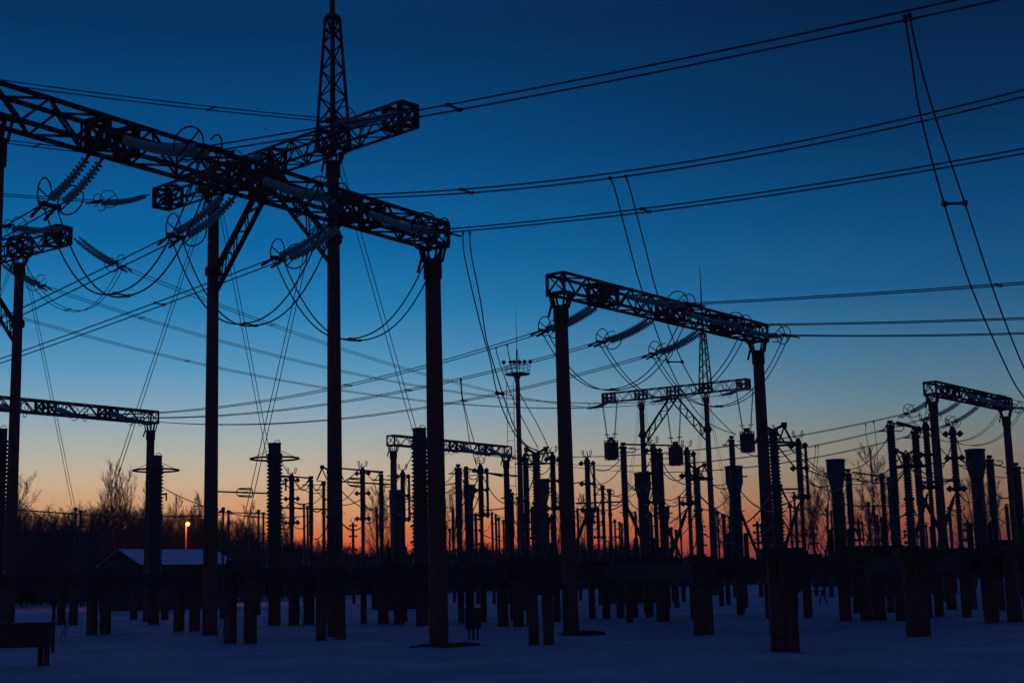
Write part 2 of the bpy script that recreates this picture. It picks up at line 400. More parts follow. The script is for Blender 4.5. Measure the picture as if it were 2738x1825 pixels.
def conductor(label, starts, dr, pix, tend, side, sep=.4, spacers=(), r=.021, group='twin line conductors'):
    """twin wire leaving a string end along dr; pix = photo points it passes"""
    P = starts; ts = []
    for x, y in pix:
        q = on_plane(x, y, P, dr); ts.append(((q-P).dot(dr), q.z-P.z))
    # least squares z = a t + b t^2
    if len(ts) == 1: a, b = ts[0][1]/ts[0][0], 0
    else:
        s2 = sum(t**2 for t, z in ts); s3 = sum(t**3 for t, z in ts); s4 = sum(t**4 for t, z in ts)
        r1 = sum(t*z for t, z in ts); r2_ = sum(t*t*z for t, z in ts); D = s2*s4-s3*s3
        a, b = (r1*s4-r2_*s3)/D, (r2_*s2-r1*s3)/D
    pts = [P+dr*tend*i/40+V((0, 0, a*(tend*i/40)+b*(tend*i/40)**2)) for i in range(41)]
    twin(label, pts, side, sep, spacers, r, group)
    return lambda tt: P+dr*tt+V((0, 0, a*tt+b*tt*tt))
def twin(label, pts, side, sep=.4, spacers=(), r=.021, group='twin line conductors', name='power_line', cat='power line'):
    t = thing(name, label, cat, (0, 0, 0), 0, group)
    for k in (-1, 1):
        m = MB(); m.tube([p+side*k*sep/2 for p in pts], r, 5); m.build('conductor', WIRE, t, True)
    for f in spacers:
        i = f*(len(pts)-1); j = min(int(i), len(pts)-2); c = pts[j].lerp(pts[j+1], i-j); d = (pts[j+1]-pts[j]).normalized()
        m = MB(); m.bar(c-side*sep/2-d*.0, c+side*sep/2+d*.0, .035)
        for k in (-1, 1): m.bar(c+side*k*sep/2-d*.06, c+side*k*sep/2+d*.06, .065)
        m.build('spacer', STEEL, t)
def seat(G, x, y, sgn):
    """attachment point on the truss under photo pixel x,y; sgn = +1 on the wd side"""
    A = G['c0']+G['wd']*sgn*G['w']/2
    q = on_plane(x, y, A, G['dr']); q.z = min(max(q.z, G['h']+.05), G['h']+G['hb']); return q
def hang(label, G, s, e, sgn, **kw):
    P = seat(G, s[0], s[1], sgn); Q = on_plane(e[0], e[1], P, G['wd']*sgn)
    L_ = (Q-P).length
    if not 1.5 < L_ < 5.5:
        print('STRING', label, round(L_, 2)); Q = P+(Q-P).normalized()*3.6
    tension_string(label, P, Q, G['dr'], **kw); return Q
PH = ('first', 'middle', 'last')
EA = {}
for i, (sL, eL, sR, eR) in enumerate((((262, 420), (133, 549), (335, 372), (565, 397)),
                                      ((622, 522), (470, 632), (705, 478), (905, 526)),
                                      ((905, 600), (745, 692), (985, 566), (1182, 618)))):
    EA['L', i] = hang('dark glass string on the far side of the nearest low portal, %s phase' % PH[i], GA, sL, eL, -1)
    EA['R', i] = hang('pale glass string on the camera side of the nearest low portal, %s phase' % PH[i], GA, sR, eR, 1)
EC = {}
for i, (sL, eL, sR, eR) in enumerate((((1598, 812), (1454, 884), (1671, 788), (1846, 812)),
                                      ((1747, 852), (1607, 914), (1825, 832), (1998, 868)),
                                      ((1878, 887), (1747, 946), (1965, 872), (2103, 896)))):
    EC['L', i] = hang('glass string on the far side of the portal right of centre, %s phase' % PH[i], GC, sL, eL, -1)
    EC['R', i] = hang('glass string on the camera side of the portal right of centre, %s phase' % PH[i], GC, sR, eR, 1)
ED = {}
for i, (sL, eL, sR, eR) in enumerate((((2500, 1076), (2424, 1105), (2575, 1050), (2690, 1075)),
                                      ((2569, 1083), (2482, 1116), (2640, 1070), (2735, 1090)),
                                      ((2620, 1096), (2535, 1134), (2705, 1090), (2800, 1115)))):
    ED['L', i] = hang('brown toned string left of the portal at the right edge, %s phase from the left' % PH[i], GD, sL, eL, -1)
    if i < 2: ED['R', i] = hang('string reaching right from the portal at the right edge, %s phase from the left' % PH[i], GD, sR, eR, 1)
EE = {}
for i, (s, e) in enumerate((((-5, 1076), (61, 1098)), ((150, 1088), (222, 1110)), ((298, 1101), (372, 1123)))):
    EE[i] = hang('small glass string under the distant portal at the left edge, %s phase from the left' % PH[i], GE, s, e, 1)
EF = {}
for i, (s, e) in enumerate((((1158, 1183), (1208, 1205)), ((1232, 1190), (1293, 1214)), ((1306, 1197), (1368, 1221)))):
    EF[i] = hang('small glass string under the distant portal behind the thick column, %s phase from the left' % PH[i], GF, s, e, 1)
def seatend(G, x, y, sgn): return seat(G, x, y, sgn)
EB = {}
# the tall portals carry their strings towards -UD (camera left) or +UD (away)
for i, (s, e) in enumerate((((393, 522), (262, 539)), ((700, 412), (598, 436)), ((1060, 303), (890, 322)))):
    sg = 1 if GB['wd'].dot(-UD) > 0 else -1
    P = seat(GB, s[0], s[1], sg); Q = on_plane(e[0], e[1], P, -UD)
    if not 2.2 < (Q-P).length < 6: print('B', i, (Q-P).length); Q = P+(Q-P).normalized()*3.6
    tension_string(('glass string reaching left from the left end of the mast portal', 'glass string on the middle of the mast portal beam', 'pale glass string lying across the right arm of the mast portal')[i], P, Q, GB['dr']); EB[i] = Q
EH = {}
for i, (s, e) in enumerate((((204, 635), (325, 713)), ((5, 712), (112, 764)))):
    sg = 1 if GH['wd'].dot(UD) > 0 else -1
    P = seat(GH, s[0], s[1], sg); Q = on_plane(e[0], e[1], P, UD)
    if not 2.2 < (Q-P).length < 6: print('H', i, (Q-P).length); Q = P+(Q-P).normalized()*4.2
    tension_string(('spiky double string hanging right from the end of the portal at the left edge', 'double string hanging behind the leftmost full column')[i], P, Q, GH['dr']); EH[i] = Q
Ps = seat(GH, 175, 610, -1 if GH['wd'].dot(UD) > 0 else 1); Qs = Ps-UD*3.3-V((0, 0, .5))
tension_string('pale string lying along the beam of the portal at the left edge', Ps, Qs, GH['dr'])
EG = {}
for i, (s, e) in enumerate((((1628, 1060), (1591, 1071)), ((1796, 1049), (1760, 1061)), ((1978, 1030), (1940, 1043)))):
    sg = 1 if GG['wd'].dot(-UD) > 0 else -1
    P = seat(GG, s[0], s[1], sg); P.z = HB+.1; Q = P-UD*3.3-V((0, 0, 1.0))
    tension_string('tiny glass string on the distant portal with drums, %s from the left' % PH[i], P, Q, GG['dr'], rings=True); EG[i] = Q

pA = {}
pA['R', 0] = conductor('twin wire climbing from the nearest portal across the sky to the top right', EA['R', 0], GA['wd'], [(1120, 305), (2000, 130), (2420, 47), (2585, 5)], 42, GA['dr'], spacers=(.17,))
pA['R', 1] = conductor('twin wire crossing the middle of the sky to the right edge, second from the top', EA['R', 1], GA['wd'], [(1250, 508), (1650, 473), (2350, 337), (2738, 253)], 42, GA['dr'], spacers=(.1,))
pA['R', 2] = conductor('twin wire from the thick centre column to the right edge, third from the top', EA['R', 2], GA['wd'], [(1560, 584), (2456, 450), (2738, 407)], 42, GA['dr'], spacers=(.16,))
conductor('twin wire dropping left from the nearest portal, above the left portal end', EA['L', 0], -GA['wd'], [(0, 626)], 45, GA['dr'])
conductor('twin wire dropping left from the middle string of the nearest portal', EA['L', 1], -GA['wd'], [(260, 735), (64, 830)], 45, GA['dr'])
conductor('long twin wire dropping left from the last string of the nearest portal', EA['L', 2], -GA['wd'], [(552, 768), (204, 890), (61, 945)], 45, GA['dr'], spacers=(.12,))
conductor('upper twin wire leaving the portal right of centre towards the right edge', EC['R', 0], GC['wd'], [(2150, 796), (2738, 757)], 60, GC['dr'], spacers=(.2,))
conductor('second twin wire leaving the portal right of centre towards the right edge', EC['R', 1], GC['wd'], [(2380, 862), (2738, 851)], 60, GC['dr'], spacers=(.2,))
conductor('lowest twin wire leaving the portal right of centre towards the right edge', EC['R', 2], GC['wd'], [(2440, 897), (2738, 891)], 60, GC['dr'], spacers=(.2,))
conductor('twin wire at the very top of the left half, reaching the mast portal', EB[2], -UD, [(430, 275), (0, 220)], 45, GB['dr'], spacers=(.13,))
conductor('twin wire passing behind the left end of the nearest portal beam', EB[1], -UD, [(225, 404), (18, 379)], 45, GB['dr'], spacers=(.2,))
conductor('twin wire from the left edge to the left end of the mast portal', EB[0], -UD, [(6, 521)], 45, GB['dr'])
def span(label, P, Q, pix, side, spacers=(), r=.02, sep=.4):
    """wire between two ends, sag solved so it passes pix"""
    dr = V((Q.x-P.x, Q.y-P.y, 0)); L_ = dr.length; dr.normalize(); q = on_plane(pix[0], pix[1], P, dr)
    s = (q-P).dot(dr)/L_; z = P.z+(Q.z-P.z)*s
    sag = max(.1, min(6, (z-q.z)/(4*s*(1-s)) if .03 < s < .97 else 1))
    pts = [P.lerp(Q, i/36)-V((0, 0, 4*sag*(i/36)*(1-i/36))) for i in range(37)]
    twin(label, pts, side, sep, spacers, r); return pts
sCE = [span('long twin wire sweeping from the portal right of centre back to the left, top one', EC['L', 0], EE[0], (1189, 965), GC['dr'], (.3, .85)),
       span('long twin wire sweeping from the portal right of centre back to the left, middle one', EC['L', 1], EE[1], (1100, 1041), GC['dr'], (.3, .85)),
       span('long twin wire sweeping from the portal right of centre back to the left, lowest one', EC['L', 2], EE[2], (1189, 1080), GC['dr'], (.3, .8))]
span('twin wire from the right edge portal down left behind the columns, top one', ED['L', 0], EF[0], (1959, 1191), GD['dr'], (.3,))
span('twin wire from the right edge portal down left behind the columns, middle one', ED['L', 1], EF[1], (2085, 1208), GD['dr'], (.4,))
span('twin wire from the right edge portal down left behind the columns, lowest one', ED['L', 2], EF[2], (2085, 1238), GD['dr'], (.3,))
span('top twin wire falling right from the left edge portal to the drum portal', EH[0], EG[0], (1000, 960), VD, (.2,))
span('middle twin wire falling right from the left edge portal to the drum portal', EH[1], EG[1], (875, 983), VD, (.1,))
span('twin wire falling right from beyond the left edge to the distant portal with drums', EH[1]-VD*7, EG[2], (548, 975), VD, (.2,))

def jumper(label, P, Q, bottom, side, r=.022):
    s = .5; q = bottom; c = P.lerp(Q, .5); pr = at(q[0], q[1], c.y); sag = max(.6, min(5, c.z-pr.z))
    pts = [P.lerp(Q, i/26)-V((0, 0, sag*(1-abs(2*i/26-1)**2.3))) for i in range(27)]
    twin(label, pts, side, .42, (.48,), r, 'slack jumper loops under the portals', 'jumper_loop', 'jumper loop')
for i, b in enumerate(((345, 785), (680, 866), (990, 906))):
    jumper('slack twin jumper loop under the nearest portal, %s from the left' % PH[i], EA['L', i], EA['R', i], b, GA['dr'])
for i, b in enumerate(((1650, 1040), (1790, 1065), (1935, 1085))):
    jumper('slack twin jumper loop under the portal right of centre, %s from the left' % PH[i], EC['L', i], EC['R', i], b, GC['dr'])
for i, b in enumerate(((2540, 1180), (2600, 1190))):
    jumper('small slack jumper loop under the portal at the right edge, %s from the left' % PH[i], ED['L', i], ED['R', i], b, GD['dr'], .018)
jumper('thin slack loop under the end of the portal at the left edge', EH[0], Qs, (175, 826), GH['dr'], .02)
def smooth(pts, n=6):
    out = []; P = [pts[0]]+pts+[pts[-1]]
    for i in range(1, len(P)-2):
        a, b, c, d = P[i-1:i+3]
        for k in range(n):
            t = k/n
            out.append(.5*((2*b)+(c-a)*t+(2*a-5*b+4*c-d)*t*t+(3*b-a-3*c+d)*t**3))
    return out+[pts[-1]]
def drop(label, l1, l2, y0, y1, spc=None, r=.021, nm='dropper_wire'):
    t = thing(nm, label, 'dropper wire', (0, 0, 0), 0, 'wires dropping from the spans to the equipment')
    cur = []
    for ln in (l1, l2):
        n = len(ln)-1; dz = [0]
        for a, b in zip(ln, ln[1:]): dz.append(dz[-1]+math.hypot(a[0]-b[0], a[1]-b[1]))
        pts = smooth([at(x, y, 1/(1/y0+(1/y1-1/y0)*(dz[i]/dz[-1]))) for i, (x, y) in enumerate(ln)]); cur.append(pts)
        m = MB(); m.tube(pts, r, 5); m.build('conductor', WIRE, t, True)
        m = MB(); m.bar(pts[0]+V((0, 0, .03)), pts[1], .07); m.build('clamp', STEEL, t)
    if spc is not None:
        a, b = at(*spc[0], 1), at(*spc[1], 1)
        p = min(cur[0], key=lambda q: abs(prj(q)[1]-spc[0][1])); q2 = min(cur[1], key=lambda q: abs(prj(q)[1]-spc[1][1]))
        m = MB(); m.bar(p, q2, .05); m.sphere(p, .07, 8); m.sphere(q2, .07, 8); m.build('spacer', STEEL, t)
drop('twin dropper falling steeply from the top wire down the right edge',
     [(2420, 47), (2438, 160), (2462, 310), (2525, 545), (2600, 775), (2700, 1000), (2738, 1062)],
     [(2432, 42), (2455, 150), (2500, 310), (2580, 543), (2660, 785), (2730, 965), (2770, 1040)], 23.6, 40, ((2525, 545), (2580, 543)))
drop('twin dropper crossing in front of the portal right of centre',
     [(1630, 477), (1645, 510), (1689, 680), (1719, 782), (1786, 967), (1830, 1053), (1878, 1117), (1925, 1146), (1968, 1160)],
     [(1673, 472), (1686, 510), (1730, 680), (1760, 792), (1824, 967), (1878, 1063), (1909, 1107), (1965, 1162)], 34, 74, ((1786, 967), (1824, 967)))
drop('twin dropper just right of the thick centre column',
     [(1238, 621), (1241, 680), (1268, 800), (1293, 900), (1310, 959), (1329, 1050), (1357, 1124), (1388, 1175), (1428, 1210)],
     [(1256, 621), (1260, 680), (1284, 800), (1299, 900), (1316, 961), (1344, 1053), (1377, 1145), (1408, 1190), (1449, 1208)], 43, 47, ((1329, 1050), (1344, 1053)))
drop('pair of thin droppers left of the floodlight mast', [(1356, 921), (1362, 955), (1385, 1040), (1440, 1140), (1474, 1214)], [(1326, 930), (1330, 950), (1352, 1015), (1385, 1095), (1440, 1200)], 62, 66)
drop('thin forked dropper between the thick column and the floodlight mast', [(1231, 1013), (1235, 1062), (1248, 1130), (1256, 1180), (1274, 1245)], [(1233, 1013), (1237, 1062), (1252, 1125), (1268, 1182), (1284, 1240)], 70, 72)
drop('two thin droppers falling towards the tank topped transformer at the right', [(2315, 1133), (2316, 1165), (2330, 1235), (2328, 1290)], [(2336, 1127), (2341, 1165), (2347, 1230), (2343, 1285)], 84, 72, r=.018)
drop('two thin droppers behind the second bare tree', [(2181, 1192), (2178, 1230), (2165, 1300), (2150, 1340)], [(2188, 1190), (2186, 1230), (2178, 1280), (2158, 1330)], 92, 75, r=.018)

# ------------------------------------------------------------------ switchyard equipment
def post(t, x0=0, w=.34, h=2.5, pair=None):
    for dx in ([0] if pair is None else [-pair/2, pair/2]):
        m = MB(); m.add([(dx-w/2, -w/2, -.3), (dx+w/2, -w/2, -.3), (dx+w/2, w/2, -.3), (dx-w/2, w/2, -.3), (dx-w/2*.96, -w/2*.96, h), (dx+w/2*.96, -w/2*.96, h), (dx+w/2*.96, w/2*.96, h), (dx-w/2*.96, w/2*.96, h)],
                        [(0, 3, 2, 1), (4, 5, 6, 7), (0, 1, 5, 4), (1, 2, 6, 5), (2, 3, 7, 6), (3, 0, 4, 7)])
        m.build('concrete_post', CONC, t)
def frame(t, w=1.2, d=.7, z=2.5, hh=.28, hang_=True):
    m = MB()
    for y in (-d/2, d/2): m.box((0, y, z+hh/2), (w, .12, hh))
    for x in (-w/2+.06, 0, w/2-.06): m.box((x, 0, z+hh/2), (.1, d-.13, hh*.8))
    m.build('base_frame', STEEL, t)
    if hang_:
        m = MB(); m.box((w*.18, -d*.45-.17, z-.35), (.62, .38, .95)); m.box((w*.18, -d*.45-.17, z+.15), (.7, .46, .05)); m.box((w*.18-.1, -d*.45-.37, z-.35), (.05, .03, .2))
        m.build('drive_cabinet', DARK, t)
PL = 2.78
def horns(m, z, s=.55):
    for k in (-1, 1):
        c = V((k*.2*s, 0, z)); m.tube([V((k*.05*s, 0, z-.02)), V((k*.12*s, 0, z+.05)), V((k*.34*s, 0, z+.04)), V((k*.46*s, 0, z+.22)), V((k*.40*s, 0, z+.34)), V((k*.30*s, 0, z+.32)), V((k*.27*s, 0, z+.1))], .022, 5)
def ringed_column(label, x, Z, top, ring=True, group='tall ribbed columns of the big ringed row', ztop=None):
    t = thing('ringed_current_transformer', label, 'current transformer', ground_xy(x, Z, 1450), random.uniform(-.2, .2), group)
    H = EYE+(hor(x)-top)*Z/F
    post(t, w=.55); frame(t, 1.1, .9)
    m = MB(); m.lathe([(.42, PL), (.42, PL+.25), (.36, PL+.3)]+sheds(.34, PL+.35, PL+(H-PL)*.5-.1, .19, .11)+[(.42, PL+(H-PL)*.5-.08), (.42, PL+(H-PL)*.5+.06)]+sheds(.33, PL+(H-PL)*.5+.1, H-.5, .19, .11), (0, 0, 0), 18)
    m.build('porcelain_body', PORC, t, True)
    m = MB(); m.lathe([(.33, H-.5), (.33, H-.04), (.36, H-.03), (.36, H), (.05, H+.02)], (0, 0, 0), 18); m.torus((.14, 0, H+.02), .14, .02, (0, 1, 0), 14, 5, 0, 360)
    m.build('metal_cap', TANK, t, True)
    m = MB(); m.box((.48, 0, H-2.2), (.3, .1, .1)); m.box((.6, 0, H-2.35), (.08, .1, .45)); m.build('side_terminal', STEEL, t)
    if ring:
        m = MB(); m.torus((0, 0, H-.84), 1.28, .055, (0, 0, 1), 48, 7)
        for k in range(4):
            a = R(20+90*k); d = V((math.cos(a), math.sin(a), 0)); m.bar(d*1.26+V((0, 0, H-.84)), d*.36+V((0, 0, H-.42)), .03)
        m.build('corona_ring', STEEL, t, True)
    return t, H
def tank_ct(label, x, Z, top, k=1.0, group='transformers with wide tank heads'):
    t = thing('tank_head_transformer', label, 'transformer', ground_xy(x, Z, 1450), random.uniform(-.3, .3), group)
    H = EYE+(hor(x)-top)*Z/F
    post(t, w=.36*k**.3); frame(t, 1.5*k, .8*k)
    for xx in (-.5*k, .5*k):
        m = MB(); m.lathe([(.13*k, PL), (.13*k, PL+1.3*k), (.05, PL+1.35*k)], (xx, .1, 0), 10); m.build('side_canister', DARK, t, True)
    zt = H-1.5*k
    m = MB(); m.lathe([(.38*k, PL), (.38*k, PL+.12)]+sheds(.29*k, PL+.15, zt, .13, .05)+[(.29*k, zt)], (0, 0, 0), 16); m.build('porcelain_body', PORC, t, True)
    m = MB(); m.lathe([(.30*k, zt), (.40*k, zt+.45*k), (.46*k, zt+.6*k), (.46*k, H-.08*k), (.50*k, H-.07*k), (.50*k, H), (.45*k, H+.02)], (0, 0, 0), 20)
    m.bar((.46*k, 0, zt+.95*k), (.72*k, 0, zt+.95*k), .08); m.build('tank_head', TANK, t, True)
    return t, H
def breaker(label, x, Z, top, strut=0, capac=1, group='slender breaker poles with little wing boxes', ribbed=False):
    t = thing('circuit_breaker_pole', label, 'circuit breaker', ground_xy(x, Z, 1450), random.uniform(-.15, .15), group)
    H = EYE+(hor(x)-top)*Z/F; zm = PL+(H-PL)*.47
    post(t, w=.32); frame(t, 1.3, .6)
    m = MB(); m.lathe([(.17, PL), (.17, PL+.1)]+sheds(.085, PL+.12, zm-.05, .12, .035)+[(.12, zm)], (0, 0, 0), 10); m.build('support_insulator', PORC, t, True)
    m = MB(); m.lathe([(.16, zm), (.19, zm+.04), (.19, zm+.16)]+sheds(.125, zm+.2, zm+(H-zm)*.48, .12, .035)+[(.18, zm+(H-zm)*.49), (.18, zm+(H-zm)*.53)]+sheds(.12, zm+(H-zm)*.55, H-.28, .12, .035), (0, 0, 0), 12)
    m.build('interrupter_column', PORC, t, True)
    for zz in (zm+.1, zm+(H-zm)*.51, H-.32):
        for k in (-1, 1):
            m = MB(); m.box((k*.30, 0, zz), (.2, .2, .2), 0, R(45)); m.bar((k*.1, 0, zz), (k*.3, 0, zz), .07); m.build('wing_box', DARK, t)
    m = MB(); m.lathe([(.16, H-.28), (.17, H-.22), (.09, H-.05), (.09, H)], (0, 0, 0), 10); horns(m, H); m.build('terminal_head', STEEL, t, True)
    if capac:
        m = MB(); m.lathe([(.09, zm+(H-zm)*.05), (.09, zm+(H-zm)*.09)]+sheds(.055, zm+(H-zm)*.1, H-.45, .1, .03)+[(.08, H-.42), (.08, H-.32)], (.34, .05, 0), 9)
        m.bar((0, 0, H-.42), (.34, .05, H-.42), .06); m.bar((0, 0, zm+.2), (.34, .05, zm+.2), .06); m.build('grading_capacitor', PORC, t, True)
    if strut:
        m = MB(); a = V((strut*1.05, -.15, PL)); b = V((strut*.12, 0, zm-.15)); d = (b-a)
        m.lathe([(.03, 0)]+[(.07+.025*(i % 2), d.length*(.12+.76*i/28)) for i in range(29)]+[(.03, d.length)], a, 8, d); m.build('slanting_strut', PORC, t, True)
    return t, H
def isolator(label, x, Z, top, kind=0, arm=0, armz=0, group='slim isolator columns', strut=0, wv=1.0):
    """kind 0: stout column + hanging capacitor; 1: slim pair with jointed insulators"""
    t = thing('isolator_post', label, 'isolator', ground_xy(x, Z, 1450), 0, group)
    H = EYE+(hor(x)-top)*Z/F
    post(t, w=.30); frame(t, 1.4, .6, hang_=(int(x) % 2 == 0))
    m = MB()
    if kind == 0:
        zz = PL+(H-PL)*.36
        m.lathe([(.14, PL), (.14, PL+.08)]+sheds(.085*wv, PL+.1, zz, .12, .03)+[(.13*wv, zz+.02)]+sheds(.105*wv, zz+.05, H-.25, .12, .035)+[(.13*wv, H-.24), (.13*wv, H-.12), (.05, H-.1), (.05, H)], (0, 0, 0), 10)
        m.build('post_insulator', PORC, t, True)
    else:
        for dx, hh in ((0, H), (.34, H-.12)):
            m = MB(); n = 3; pr = []
            for i in range(n):
                a = PL+(hh-.15-PL)*i/n; b = PL+(hh-.15-PL)*(i+1)/n
                pr += [(.13, a), (.13, a+.05)]+sheds(.075*wv, a+.08, b-.06, .11, .03)+[(.12, b-.04)]
            m.lathe(pr+[(.12, hh-.15), (.12, hh), (.03, hh+.01)], (dx, 0, 0), 10); m.build('post_insulator', PORC, t, True)
    m = MB()
    if arm: m.bar((0, 0, H-.02+armz*0), (arm, 0, H+armz), .075)
    m.box((.0, 0, H-.0), (.22, .14, .14))
    # contact frame
    m.tube([V((-.1, 0, H-.05)), V((-.3, .05, H-.35)), V((-.5, .05, H-.4)), V((-.1, .05, H-.4))], .025, 5)
    m.tube([V((.12, 0, H-.4)), V((.5, 0, H-.4)), V((.6, 0, H-.3)), V((.55, 0, H-.2)), V((.3, 0, H-.2))], .025, 5)
    m.build('contact_arm', STEEL, t, True)
    if strut:
        m = MB(); a = V((strut*1.05, -.15, PL)); b = V((strut*.1, 0, PL+(H-PL)*.45)); d = (b-a)
        m.lathe([(.03, 0)]+[(.07+.025*(i % 2), d.length*(.12+.76*i/28)) for i in range(29)]+[(.03, d.length)], a, 8, d); m.build('slanting_strut', PORC, t, True)
    return t, H
def switch_col(label, x, Z, top, w=.52, pw=.34, group='near ribbed switch columns on twin posts', ringr=.47):
    t = thing('switch_pole', label, 'disconnector', ground_xy(x, Z, 1560), 0, group)
    H = EYE+(hor(x)-top)*Z/F
    post(t, pair=w, w=pw, h=2.35); frame(t, w+.75, .8, 2.35)
    m = MB(); m.lathe([(.22, 2.62), (.22, 2.72)]+sheds(.115, 2.75, 2.62+(H-2.62)*.5, .095, .045)+[(.17, 2.64+(H-2.62)*.5), (.17, 2.72+(H-2.62)*.5)]+sheds(.105, 2.75+(H-2.62)*.5, H-.2, .095, .04)+[(.13, H-.18), (.13, H)], (0, 0, 0), 14)
    m.build('post_insulator', PORC, t, True)
    m = MB()
    for k in (-1, 1):
        m.bar((k*.03, 0, H-.02), (k*.28, 0, H+.1), .07); m.box((k*.3, 0, H+.1), (.14, .12, .14)); m.bar((k*.3, 0, H+.05), (k*.5, 0, H-.38), .05); m.bar((k*.3, 0, H+.05), (k*.12, 0, H-.38), .04)
    m.build('terminal_head', STEEL, t)
    if ringr:
        m = MB(); m.torus((.1, 0, H-.4), ringr, .035, (0, 0, 1), 30, 6)
        for a in (0, 180): m.bar((.1+ringr*math.cos(R(a)), 0, H-.4), (0, 0, H-.3), .03)
        m.build('corona_ring', STEEL, t, True)
    return t, H
TOPS = {}
def reg(k, th): TOPS[k] = (th[0].location.copy(), th[1])
reg('r0', ringed_column('ribbed column at the extreme left edge behind the leftmost full column', -9, 70, 1150, ring=False))
reg('r1', ringed_column('ringed ribbed column standing before the far left portal post', 414, 81.5, 1222))
reg('r2', ringed_column('ringed ribbed column standing free between the two tall mast portal columns', 734, 76, 1188))
reg('r3', ringed_column('ribbed column without ring right beside the thick centre column', 1126, 70.2, 1148, ring=False))
reg('t1', tank_ct('tank headed transformer under the left leg of the distant drum portal', 1725, 80, 1268))
reg('t2', tank_ct('tank headed transformer left of the right column of the middle portal', 1972, 76, 1250))
reg('t3', tank_ct('tank headed transformer standing clear between the two bare birches', 2247, 73, 1232))
reg('t4', tank_ct('widest tank headed transformer, beside the last portal column at the right', 2626, 69, 1205))
reg('t5', tank_ct('squat tank transformer behind the distant left portal post', 1062, 84, 1314, .95))
reg('t6', tank_ct('small tank transformer right of the thick centre column', 1257, 88, 1300, .75))
reg('t7', tank_ct('tank transformer just left of the middle portal, right of the floodlight mast', 1453, 82, 1285, .95))
reg('t8', tank_ct('small low tank transformer right of the left column of the middle portal', 1578, 92, 1367, .72))
reg('t9', tank_ct('small low tank transformer half hidden right of a twin ribbed pole', 1779, 95, 1357, .8))
reg('t10', tank_ct('small tank transformer squeezed between mast and ribbed pole', 1400, 96, 1374, .7))
reg('b1', breaker('horned breaker pole right of the second ringed column', 780, 74, 1271, 0, 0))
reg('b2', breaker('horned breaker pole in the clear gap right of the mast portal column', 971, 75, 1253, 0, 0))
reg('b3', breaker('horned breaker pole behind the left post of the small distant portal', 1079, 78, 1261))
reg('b4', breaker('horned breaker pole midway between the thick column and the distant portal post', 1289, 73, 1244))
reg('b5', breaker('horned breaker pole touching the left column of the middle portal', 1484, 70, 1214, -1))
reg('b6', breaker('horned breaker pole right of the left column of the middle portal', 1577, 71.8, 1225, -1))
reg('b7', breaker('twin ribbed breaker pole between two hanging drums', 1757, 66, 1190, 1, 0))
reg('b8', breaker('horned breaker pole left of the right leg of the drum portal', 1848, 67.5, 1199, -1))
reg('b9', breaker('horned breaker pole standing alone right of the middle portal', 2150, 64.5, 1175, -1))
reg('b10', breaker('breaker pole whose wing boxes stick out left of the right edge portal column', 2498, 62, 1130, -1, 0))
reg('b11', breaker('horned breaker pole inside the right edge portal', 2570, 60.7, 1143, -1, 0))
reg('i1', isolator('slim isolator column left of the tall mast portal column', 832, 76, 1280, 0, -1.6, .1))
reg('i2', isolator('jointed isolator pair left of the tall mast portal column', 866, 77, 1293, 1))
reg('i3', isolator('slim isolator column left of the small distant portal', 1021, 76, 1266, 0, -2.0, .25))
reg('i4', isolator('stout isolator column right of the thick centre column', 1229, 71, 1248, 0, 0, 0, wv=1.5))
reg('i5', isolator('slim isolator column right of the stout one', 1250, 73, 1254, 0, 1.9, -.5))
reg('i6', isolator('stout column behind the right post of the small distant portal', 1367, 74, 1314, 0, 0, 0, wv=1.7))
reg('i7', isolator('isolator column hard against the floodlight mast', 1411, 66, 1220, 0, 1.3, .1, wv=1.2))
reg('i8', isolator('jointed isolator pair low beside the small tank transformer', 1616, 72, 1304, 1, 0, 0))
reg('i9', isolator('tall isolator column with an arm to the right, left of the drum portal leg', 1676, 66, 1190, 0, 2.6, -.15, strut=1, wv=1.3))
reg('i10', isolator('ribbed column leaning close to the twin ribbed breaker pole', 1773, 67, 1207, 0, 0, 0, wv=1.5))
reg('i11', isolator('isolator column rising behind the tank head under the third hanging drum', 1970, 72, 1172, 0, 0, 0, strut=1, wv=1.3))
reg('i12', isolator('ribbed isolator close behind the tank transformer between the birches', 2280, 70, 1262, 0, 0, 0, wv=1.4))
reg('i13', isolator('jointed isolator pair with a round cap right of the birches', 2370, 68, 1272, 1, 0, 0, wv=1.3))
reg('i14', isolator('tall isolator column linked by a bar to its right neighbour', 2402, 62, 1131, 0, 1.05, -.28, strut=0, wv=1.5))
reg('i15', isolator('tall isolator column at the right end of the linking bar', 2468, 61, 1148, 0, 0, 0, strut=1, wv=1.35))
reg('i16', isolator('ribbed column touching the widest tank transformer', 2664, 66, 1224, 0, 0, 0, wv=1.6))
reg('i17', isolator('stout column cut by the right edge of the picture', 2733, 66, 1244, 0, 0, 0, wv=1.8))
reg('s1', switch_col('near switch column half hidden behind the right mast portal column', 884, 53.5, 1259, w=.72, ringr=0))
reg('s2', switch_col('near switch column in front of the tank right of the floodlight mast', 1443, 44, 1213, w=.45, pw=.32, ringr=0))
reg('s3', switch_col('near switch column with a flat ring left of the drum portal leg', 1876, 51.4, 1254, w=.36, pw=.32))
reg('s4', switch_col('closest switch column on thick paired posts beside the right column of the middle portal', 2090, 37.6, 1150, w=.36, pw=.34))
reg('s5', switch_col('near switch column with a flat ring left of the right edge portal', 2447, 44.5, 1216, w=.33, pw=.34))
for k_, (p_, h_) in TOPS.items(): pass
